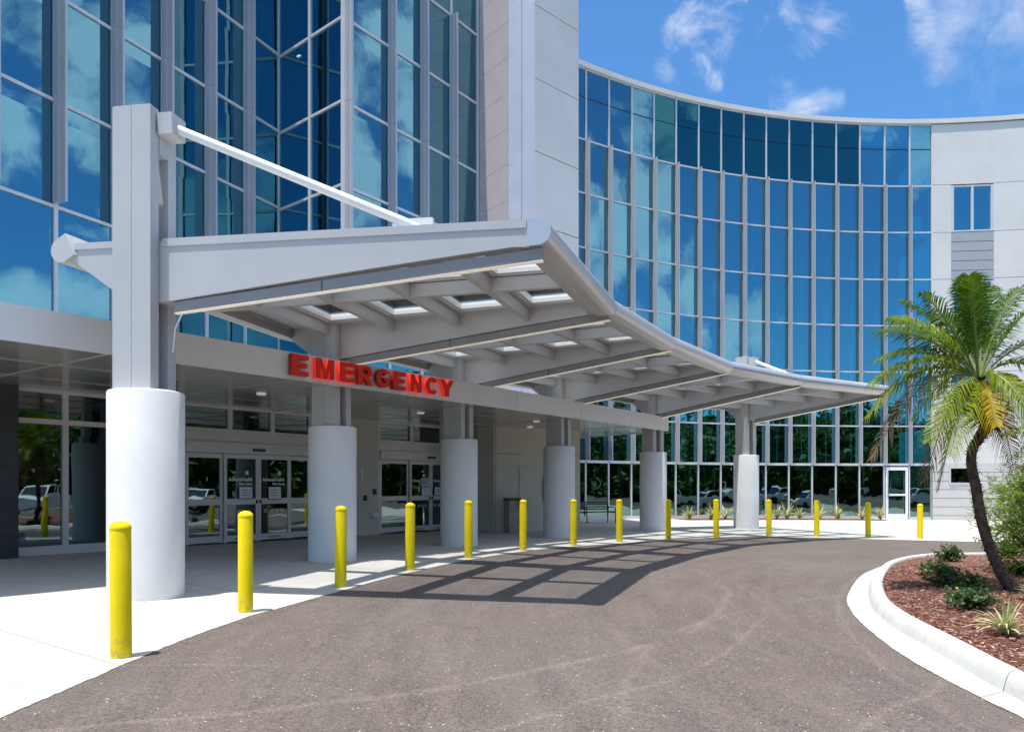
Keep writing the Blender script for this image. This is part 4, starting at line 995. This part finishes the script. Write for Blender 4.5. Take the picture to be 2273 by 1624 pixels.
# ------------------------------------------------------------------ litter bin and bench
q = G(1137, 1182)
bn = thing('litter_bin', 'beige stone litter bin with dark lid against the beige wall', 'litter bin', (q.x, q.y + .2, gz(q.x) + .005))
o_ = bn.location; mb = MB(); mb.box((o_.x, o_.y, o_.z + .5), (.40, .40, 1.0), R(25)); mb.build('body', M_bin, bn, bevel=.03)
mb = MB(); mb.box((o_.x, o_.y, o_.z + 1.045), (.43, .43, .085), R(25)); mb.box((o_.x + .215, o_.y - .08, o_.z + .93), (.03, .26, .16), R(25)); mb.build('lid', M_binl, bn, bevel=.012)
q = G(1327, 1160)
bc = thing('bench', 'black metal bench by the glass wall under the entrance roof', 'bench', (q.x, q.y, gz(q.x) + .005), R(30))
def local(mb_, name, m, parent, smooth=None):
    o = mb_.build(name, m, None, smooth); o.parent = parent; o.location = (0, 0, 0); return o
mb = MB(); 
for k in range(6): mb.box((0, -.2 + .075 * k, .45), (1.5, .055, .03))
local(mb, 'seat', M_bench, bc)
mb = MB()
for k in range(4): mb.box((0, .25 + .012 * k, .56 + .09 * k), (1.5, .025, .06))
local(mb, 'backrest', M_bench, bc)
for s in (-1, 1):
    mb = MB(); x = s * .72; mb.tube([(x, -.25, 0), (x, -.23, .62), (x, .05, .64), (x, .25, .62)], .022, 8); mb.tube([(x, .30, 0), (x, .25, .45), (x, .32, .88)], .022, 8); mb.tube([(x, -.24, .42), (x, .26, .42)], .02, 8)
    local(mb, 'leg', M_bench, bc, 60)

# ------------------------------------------------------------------ planting
def blade_strip(mb, pts, widths, side, mi=0):
    vs = []; 
    for p, w_ in zip(pts, widths): vs += [p - side * w_ / 2, p + side * w_ / 2]
    mb.add(vs, [(2 * k, 2 * k + 1, 2 * k + 3, 2 * k + 2) for k in range(len(pts) - 1)], mi)
def flax(loc, size, label, group, seed, n=46):
    r_ = random.Random(seed); t = thing('flax_lily', label, 'plant', loc, 0, group); mb = MB(); base = Vector(loc)
    for k in range(n):
        a = r_.uniform(0, 6.283); ln = size * r_.uniform(.55, 1.1); lean = r_.uniform(.25, 1.25); dr_ = Vector((math.cos(a), math.sin(a), 0)); side = Vector((-math.sin(a), math.cos(a), r_.uniform(-.2, .2))).normalized()
        p = base + dr_ * r_.uniform(0, .05) * size; pts = []
        for j in range(6):
            s_ = j / 5; pts.append(p + dr_ * (ln * lean * s_ ** 1.4 * .8) + Vector((0, 0, ln * (s_ * (1.1 - .35 * lean) - .45 * lean * s_ ** 2.4))))
        w_ = size * r_.uniform(.045, .075); blade_strip(mb, pts, [w_ * .6, w_, w_, w_ * .85, w_ * .5, w_ * .05], side)
    mb.build('blades', M_flax, t); return t
q = G(2232, 1432); flax((q.x, q.y, gz(q.x) + .10), .47, 'striped flax lily in the island mulch, nearest the kerb', 'flax lilies', 3, 60)
q = G(2262, 1352); flax((q.x + .25, q.y, gz(q.x) + .10), .45, 'striped flax lily at the right edge of the frame', 'flax lilies', 5, 50)
FUL = {1503: 'beside the fifth column', 1544: 'second', 1584: 'third', 1621: 'fourth'}
fl_u = [1503, 1544, 1584, 1621, 1700, 1716, 1750, 1789, 1836, 1885, 1932]
fl_lab = ['striped flax lily in the wall bed, just right of the fifth round column', 'striped flax lily in the wall bed, second to the right of the fifth round column', 'striped flax lily in the wall bed behind the bollard halfway between the last two columns',
          'striped flax lily in the wall bed against the left edge of the farthest column', 'striped flax lily in the wall bed against the right edge of the farthest column', 'striped flax lily behind the bollard right of the farthest column',
          'full striped flax lily in the wall bed, first clear plant right of the farthest column', 'striped flax lily in the wall bed just left of the third bollard from the right', 'striped flax lily in the wall bed just right of the third bollard from the right',
          'striped flax lily standing alone near the right end of the wall bed', 'striped flax lily half hidden behind the second bollard from the right']
for i, u in enumerate(fl_u):
    q = on_arc(u); n = (CC - q).normalized(); q = q + n * (.95 + .25 * (i % 2)); flax((q.x, q.y, gz(q.x) + .03), (.80 + .08 * (i % 3)), fl_lab[i], 'flax lilies in the bed along the glass wall', 20 + i, 40)
# bed along the curved wing
bp = [on_arc(u) + (CC - on_arc(u)).normalized() * .12 for u in (1485, 1560, 1640, 1720, 1800, 1880, 1925)] + [on_arc(1942) + (CC - on_arc(1942)).normalized() * 1.0]
bo_ = [on_arc(u) + (CC - on_arc(u)).normalized() * 1.75 for u in (1930, 1880, 1800, 1720, 1640, 1560, 1478)]
sheet('mulch_bed', bp + bo_, .022, M_mulch)

def shrub(loc, size, label, seed, m=None, n=260, group='low dark shrubs on the island', flat=.8, name='shrub'):
    r_ = random.Random(seed); t = thing(name, label, 'shrub', loc, 0, group); mb = MB(); st_ = MB(); base = Vector(loc)
    for k in range(int(n / 12)):
        a = r_.uniform(0, 6.283); el = r_.uniform(.35, 1.4); ln = size * r_.uniform(.6, 1.05); d_ = Vector((math.cos(a) * math.cos(el), math.sin(a) * math.cos(el), math.sin(el) * flat))
        tip = base + d_ * ln; st_.tube([base, base + d_ * ln * .5 + Vector((0, 0, .03)), tip], [.008, .006, .003], 5)
        for j in range(14):
            c = base.lerp(tip, r_.uniform(.45, 1.03)) + Vector((r_.gauss(0, .03), r_.gauss(0, .03), r_.gauss(0, .02))) * size * 2
            q = Vector((r_.gauss(0, 1), r_.gauss(0, 1), r_.gauss(.3, .6))).normalized(); s_ = q.orthogonal().normalized(); lw = size * r_.uniform(.05, .08); ll_ = size * r_.uniform(.10, .18)
            nn = q.cross(s_)
            mb.add([c, c + q * ll_ * .5 + s_ * lw + nn * .005, c + q * ll_, c + q * ll_ * .5 - s_ * lw + nn * .005], [(0, 1, 2, 3)])
    st_.build('stems', M_branch, t); mb.build('foliage', m or M_shrub, t); return t
sh = [(2110, 1245, .42, 'dark leafy shrub at the far tip of the island by the kerb', 0), (2078, 1275, .36, 'dark shrub in the island mulch just left of the palm trunk shadow', 1), (2098, 1300, .40, 'dark glossy shrub in the palm shadow', 2),
      (2150, 1310, .36, 'dark shrub in the middle of the shaded mulch', 3), (2148, 1352, .40, 'dark shrub with bright new leaves nearest the kerb bend', 4), (2262, 1275, .35, 'dark shrub right of the palm trunk at the frame edge', 5), (2240, 1238, .4, 'dark shrub behind the palm trunk', 6)]
for (u, v, s_, lab, sd) in sh:
    q = G(u, v, .10); shrub((q.x, q.y, gz(q.x) + .10), s_ * .98, lab, 40 + sd, n=420)

# feathery bush behind the palm
def feather_bush(loc, w_, h_, label, seed, n=150):
    r_ = random.Random(seed); t = thing('feathery_shrub', label, 'shrub', loc, 0, 'feathery shrubs behind the palm'); mb = MB(); st_ = MB(); base = Vector(loc)
    for k in range(n):
        a = r_.uniform(0, 6.283); rr = w_ * math.sqrt(r_.random()); hh = h_ * r_.uniform(.25, 1.0) * (1 - .45 * (rr / w_) ** 2)
        tip = base + Vector((math.cos(a) * rr, math.sin(a) * rr, hh)); root = base + Vector((math.cos(a) * rr * .2, math.sin(a) * rr * .2, 0))
        if k % 4 == 0: st_.tube([root, root.lerp(tip, .5) + Vector((0, 0, .05)), tip], [.02, .012, .005], 5)
        for b in range(5):
            c0 = tip + Vector((r_.gauss(0, .12), r_.gauss(0, .12), r_.gauss(0, .12))); dd = Vector((r_.gauss(0, 1), r_.gauss(0, 1), r_.gauss(.2, .5))).normalized(); 
            for j in range(9):
                c = c0 + dd * .035 * j - Vector((0, 0, .0016 * j * j)); q = (Vector((r_.gauss(0, 1), r_.gauss(0, 1), r_.gauss(-.1, .6))).normalized() + dd * .5).normalized(); s_ = q.orthogonal().normalized() * .009; l_ = r_.uniform(.10, .17)
                mb.add([c - s_ * .5, c + q * l_ * .5 - s_ + Vector((0, 0, .006)), c + q * l_ - Vector((0, 0, .012)), c + q * l_ * .5 + s_ + Vector((0, 0, .006))], [(0, 1, 2, 3)])
    st_.build('stems', M_branch, t); mb.build('foliage', M_feather, t); return t
feather_bush((9.35, 12.9, gz(9) + .1), 1.05, 2.35, 'feathery light green bush just behind the palm trunk', 61, 330)
feather_bush((10.5, 13.9, gz(10) + .1), 1.1, 2.8, 'taller feathery bush at the right edge of the frame', 62, 260)
feather_bush((8.75, 12.0, gz(9) + .1), .5, .85, 'small low feathery bush at the foot of the palm', 63, 40)

# palms
def frond(mb_st, mb_l, heart, tip, arch, seed, npair=46, ll=.36, droop=.3, mi=0, bare=.22, mi_tip=None):
    r_ = random.Random(seed); heart = Vector(heart); tip = Vector(tip); ctrl = heart.lerp(tip, .45) + Vector((0, 0, arch)); N = 22
    P_ = []
    for k in range(N + 1):
        s_ = k / N; P_.append((1 - s_) ** 2 * heart + 2 * s_ * (1 - s_) * ctrl + s_ * s_ * tip)
    mb_st.tube(P_, [.016 * (1 - .85 * k / N) + .002 for k in range(N + 1)], 6)
    for k in range(npair):
        s_ = bare + (1 - bare) * k / (npair - 1); x = s_ * N; j = min(int(x), N - 1); p = P_[j].lerp(P_[j + 1], x - j); tg = (P_[j + 1] - P_[j]).normalized()
        side = tg.cross(Vector((0, 0, 1)));
        if side.length < .15: side = tg.cross(Vector((1, 0, 0)))
        side.normalize(); up = side.cross(tg).normalized()
        env = math.sin(math.pi * (.14 + .80 * (s_ - bare) / (1 - bare))) ** .7
        for sg in (-1, 1):
            l_ = ll * env * r_.uniform(.85, 1.1); dv = (side * sg * 1.0 + tg * (.55 + .5 * s_) + up * r_.uniform(.05, .5)).normalized()
            q1 = p + dv * l_ * .5; q2 = p + dv * l_ * .95 - Vector((0, 0, droop * l_ * r_.uniform(.6, 1.3))); wv = tg * .0115
            m_ = mi_tip if (mi_tip is not None and s_ > .55 + r_.uniform(-.12, .12)) else mi
            mb_l.add([p - wv * .6, p + wv * .6, q1 + wv + up * .0, q1 - wv, q2], [(0, 1, 2, 3), (3, 2, 4)], m_)
def palm(name_label, base, trunk_pts, heart, fronds, trad=.064, seed=0, group='palms on the island'):
    t = thing('palm_tree', name_label, 'palm tree', tuple(base), 0, group)
    pts = smooth3([Vector(p) for p in trunk_pts], 6); mb = MB(); n = len(pts); rd_ = [trad * (1.25 - .35 * k / (n - 1)) for k in range(n)]
    # rough ringed trunk with old leaf bosses
    mb.tube(pts, rd_, 14); r_ = random.Random(seed)
    tot = 0
    for k in range(n - 1):
        d_ = (pts[k + 1] - pts[k]); ln = d_.length; d_.normalize(); m_ = max(1, int(ln / .032))
        for j in range(m_):
            c = pts[k].lerp(pts[k + 1], j / m_); s1 = d_.orthogonal().normalized(); s2 = d_.cross(s1)
            for a in range(5):
                an = r_.uniform(0, 6.283); o_ = (s1 * math.cos(an) + s2 * math.sin(an)); q = c + o_ * rd_[k] * .93; sd_ = d_.cross(o_) * .022
                mb.add([q - sd_, q + sd_, q + o_ * .034 + d_ * .024 + sd_ * .5, q + o_ * .034 + d_ * .024 - sd_ * .5, q + d_ * .045], [(0, 1, 2, 3), (3, 2, 4)])
    mb.build('trunk', M_trunk, t, smooth=30)
    fb = MB(); top = Vector(pts[-1]); H0 = Vector(heart)
    for k in range(420):
        a = r_.uniform(0, 6.283); s_ = r_.random(); c = top.lerp(H0, s_) ; rr = trad * (1.7 + 1.1 * math.sin(3.14 * min(1, s_ + .15))); o_ = Vector((math.cos(a), math.sin(a), 0)) * rr
        c = c - Vector((.05, .03, 0)) * (1 if s_ < .8 else 0); tip = c + o_ * r_.uniform(1.2, 2.6) + Vector((0, 0, r_.uniform(-.26, .12))); sd_ = Vector((-math.sin(a), math.cos(a), 0)) * r_.uniform(.010, .03)
        fb.add([c + o_ * .3 - sd_, c + o_ * .3 + sd_, tip + sd_ * .5, tip - sd_ * .5], [(0, 1, 2, 3)])
    fb.tube([top - Vector((0, 0, .02)), top.lerp(H0, .3) - Vector((.03, .03, 0)), top.lerp(H0, .65) - Vector((.03, .03, 0)), H0], [trad * .95, trad * 2.1, trad * 2.3, trad * .8], 12)
    fb.build('leaf_bases', M_fibre, t)
    for k, (tip, arch, kind) in enumerate(fronds):
        s_ = MB(); l_ = MB(); mats_ = {'g': M_palm, 'y': M_palmy, 'l': M_palmg, 'b': M_palmb, 'gb': M_palm, 'lb': M_palmg, 'yb': M_palmy}[kind]
        frond(s_, l_, heart, tip, arch, seed * 50 + k, mi_tip=1 if kind in ('gb', 'lb', 'yb') else None, droop=.7 if kind != 'g' else .38, ll=.42 if kind != 'b' else .28, npair=58)
        fo = l_.build('frond', [mats_, M_palmb], t); s_.build('midrib', M_stem if kind != 'b' else M_fibre, fo)
        if kind in ('yb', 'y'): fo['label'] = 'yellowing frond'
        if kind in ('gb', 'b', 'lb'): fo['label'] = 'frond with brown dead tip'
    return t
def smooth3(P, n):
    out = []
    for i in range(len(P) - 1):
        p0, p1, p2, p3 = P[max(i - 1, 0)], P[i], P[i + 1], P[min(i + 2, len(P) - 1)]
        for k in range(n):
            t_ = k / n; out.append(.5 * ((2 * p1) + (p2 - p0) * t_ + (2 * p0 - 5 * p1 + 4 * p2 - p3) * t_ ** 2 + (3 * p1 - p0 - 3 * p2 + p3) * t_ ** 3))
    out.append(P[-1]); return out
pb = G(2253, 1313, .08); PY = pb.y
tr = [at(u, v, PY + o_) for u, v, o_ in [(2254, 1316, 0), (2232, 1288, .0), (2200, 1222, .02), (2178, 1150, .04), (2166, 1080, .06), (2156, 1030, .06), (2160, 995, .05), (2178, 968, .03), (2200, 942, 0)]]
heart = at(2172, 845, PY)
FR = [((2151, 612), -.5, .55, 'g'), ((2135, 630), -.2, .4, 'g'), ((2050, 652), .0, .25, 'g'), ((2003, 671), .5, .35, 'g'), ((1981, 706), -.2, .35, 'l'), ((1950, 735), -.6, .45, 'g'), ((1948, 800), .2, .5, 'g'),
      ((1938, 850), -.4, .6, 'l'), ((1926, 925), .1, .8, 'l'), ((1934, 1018), -.3, 1.0, 'lb'), ((2052, 1068), -.2, .75, 'gb'), ((2083, 1086), .3, .7, 'gb'), ((2110, 1010), -.8, .5, 'l'),
      ((2212, 945), -.75, .35, 'y'), ((2196, 640), .6, .4, 'g'), ((2262, 640), .2, .35, 'g'), ((2330, 660), -.3, .4, 'g'), ((2380, 760), .3, .5, 'g'), ((2370, 880), -.3, .7, 'g'), ((2320, 990), .2, .8, 'l'),
      ((2290, 930), -.8, .55, 'l'), ((2085, 700), .9, .4, 'g'), ((2110, 760), 1.3, .3, 'g'), ((2240, 720), 1.2, .3, 'g'), ((2030, 930), .9, .6, 'g'), ((2250, 1040), .5, .7, 'gb'), ((2060, 980), -.7, .6, 'l'), ((2140, 690), 1.0, .3, 'g')]
palm('palm with curved rough trunk and yellow drooping frond on the mulch island', pb, tr, heart, [(at(t_[0], t_[1], PY + dy), ar, kd) for (t_, dy, ar, kd) in FR], seed=3)
# second palm just outside the right edge whose fronds reach into the frame
p2 = Vector((9.75, 12.6, gz(9.75) + .1)); h2 = p2 + Vector((.1, 0, 2.15))
fr2 = [(h2 + Vector((-1.35 * math.cos(a) * s, 1.35 * math.sin(a) * s, z)), .45, k) for (a, s, z, k) in [(0, 1, -.1, 'g'), (.6, 1, .3, 'l'), (-.6, 1, -.3, 'l'), (1.3, 1, .1, 'g'), (-1.3, .9, .5, 'g'), (2.2, 1, .2, 'g'), (3.1, 1, .1, 'g'), (-2.2, 1, .0, 'g'), (.2, .6, 1.0, 'g'), (-.2, 1, -.7, 'l'), (.9, .9, -.6, 'y'), (3.6, .5, 1.1, 'g')]]
palm('second palm mostly outside the right edge of the frame', p2, [p2, p2 + Vector((.05, 0, 1.0)), p2 + Vector((.1, 0, 2.0))], h2, fr2, seed=7)

# ------------------------------------------------------------------ surroundings behind the camera, mirrored in the glass
rw = random.Random(11); wd = MB(); wt = MB()
for k in range(270):
    ang = R(rw.uniform(-125, 46)); rr = rw.uniform(52, 66); x = 5 + rr * math.cos(ang); y = 2 + rr * math.sin(ang)
    if x < -45: continue
    h = rw.uniform(8, 13.5); z0 = gz(x) - .1
    wt.tube([(x, y, z0), (x + rw.uniform(-.3, .3), y, z0 + h * .6), (x + rw.uniform(-.5, .5), y, z0 + h * .95)], [.2, .14, .05], 6)
    for c in range(24):
        cz = z0 + h * rw.uniform(.02 if c % 2 == 0 else .35, 1.0 if c % 4 else .6); cr = rw.uniform(.8, 1.7); cxx = x + rw.gauss(0, 1.5); cyy = y + rw.gauss(0, 1.5)
        for j in range(18):
            o_ = Vector((rw.gauss(0, .5), rw.gauss(0, .5), rw.gauss(0, .35))) * cr; p = Vector((cxx, cyy, cz)) + o_; q = Vector((rw.gauss(0, 1), rw.gauss(0, 1), rw.gauss(0, 1))).normalized(); s_ = q.orthogonal().normalized(); e = rw.uniform(.25, .55)
            wd.add([p - q * e, p + s_ * e * .6, p + q * e, p - s_ * e * .6], [(0, 1, 2, 3)])
tag(wd.build('woodland_foliage', M_wood), 'dark pine woodland across the car park', 'woodland', kind='stuff')
tag(wt.build('woodland_trunks', M_wtrunk), 'pine trunks of the woodland across the car park', 'woodland', kind='stuff')

# kerbed strips and pickup trucks across the car park
for (x0, y0, x1, y1) in [(22, -24, 23, 7), (27.5, -30, 29.5, 12), (41, -34, 44, 18), (-16, -22, 20, -20.5), (-16, -32, 30, -29)]:
    q = [(x0, y0), (x1, y0), (x1, y1), (x0, y1)]; b = MB(); b.prism([(x, y, gz(x) + .002) for x, y in q], [(x, y, gz(x) + .15) for x, y in q]); tag(b.build('kerb', M_kerb), kind='structure')
    if min(abs(x1 - x0), abs(y1 - y0)) > 1.2:
        q = [(x0 + .2, y0 + .2), (x1 - .2, y0 + .2), (x1 - .2, y1 - .2), (x0 + .2, y1 - .2)]; b = MB(); b.prism([(x, y, gz(x) + .14) for x, y in q], [(x, y, gz(x) + .17) for x, y in q]); tag(b.build('grass_strip', M_grass), kind='structure')
def truck():
    t = thing('pickup_truck', 'white pickup truck parked facing the entrance across the car park', 'truck', (0, 0, 0), 0, 'white pickup trucks in the car park')
    def ex(pts, y0, y1, name, m, bev=0.0, par=t):
        b = MB(); b.prism([(x, y0, z) for x, z in pts], [(x, y1, z) for x, z in pts]); o = b.build(name, m, None, bevel=bev); o.parent = par; return o
    ex([(-2.8, .55), (-2.8, 1.15), (-.85, 1.18), (.75, 1.2), (2.5, 1.12), (2.85, .95), (2.85, .5), (2.3, .42), (-2.4, .42)], -.98, .98, 'body', M_carw, .04)
    cab = ex([(-.85, 1.18), (-.65, 1.82), (-.4, 1.9), (.75, 1.88), (1.05, 1.8), (1.65, 1.2)], -.84, .84, 'cab', M_carw, .04)
    ex([(1.10, 1.74), (1.13, 1.76), (1.66, 1.25), (1.62, 1.22)], -.74, .74, 'windscreen', M_carg, 0, cab)
    for s in (-1, 1): ex([(-.55, 1.3), (-.45, 1.78), (.95, 1.76), (1.35, 1.3)], s * .845, s * .85, 'side_window', M_carg, 0, cab)
    b = MB(); b.box((2.87, 0, .86), (.05, 1.1, .26)); b.box((2.9, 0, .58), (.12, 1.9, .16)); o = b.build('grille', M_chrome, None); o.parent = t
    for s in (-1, 1):
        b = MB(); b.box((2.85, s * .78, .88), (.06, .3, .2)); o = b.build('headlight', M_paper, None); o.parent = t
        for x in (-1.75, 1.8):
            b = MB(); n_ = 20; b.prism([(x + .40 * math.cos(k * 6.283 / n_), s * .76, .40 + .40 * math.sin(k * 6.283 / n_)) for k in range(n_)], [(x + .40 * math.cos(k * 6.283 / n_), s * 1.0, .40 + .40 * math.sin(k * 6.283 / n_)) for k in range(n_)]); o = b.build('wheel', M_tyre, None); o.parent = t
    return t
tk = truck()
for i, (x, y, a, lab) in enumerate([(33.5, 4.3, 186, 'white pickup truck mirrored in the left storefront window'), (43, 14, 200, 'white pickup truck parked nearest the curved wing'), (44, 9, 196, 'white pickup truck between the other parked trucks'), (42, -5, 175, 'white pickup truck parked farthest from the entrance')]):
    o = tk if i == 0 else copy_tree(tk); o.location = (x, y, gz(x)); o.rotation_euler = (0, 0, R(a)); o['label'] = lab
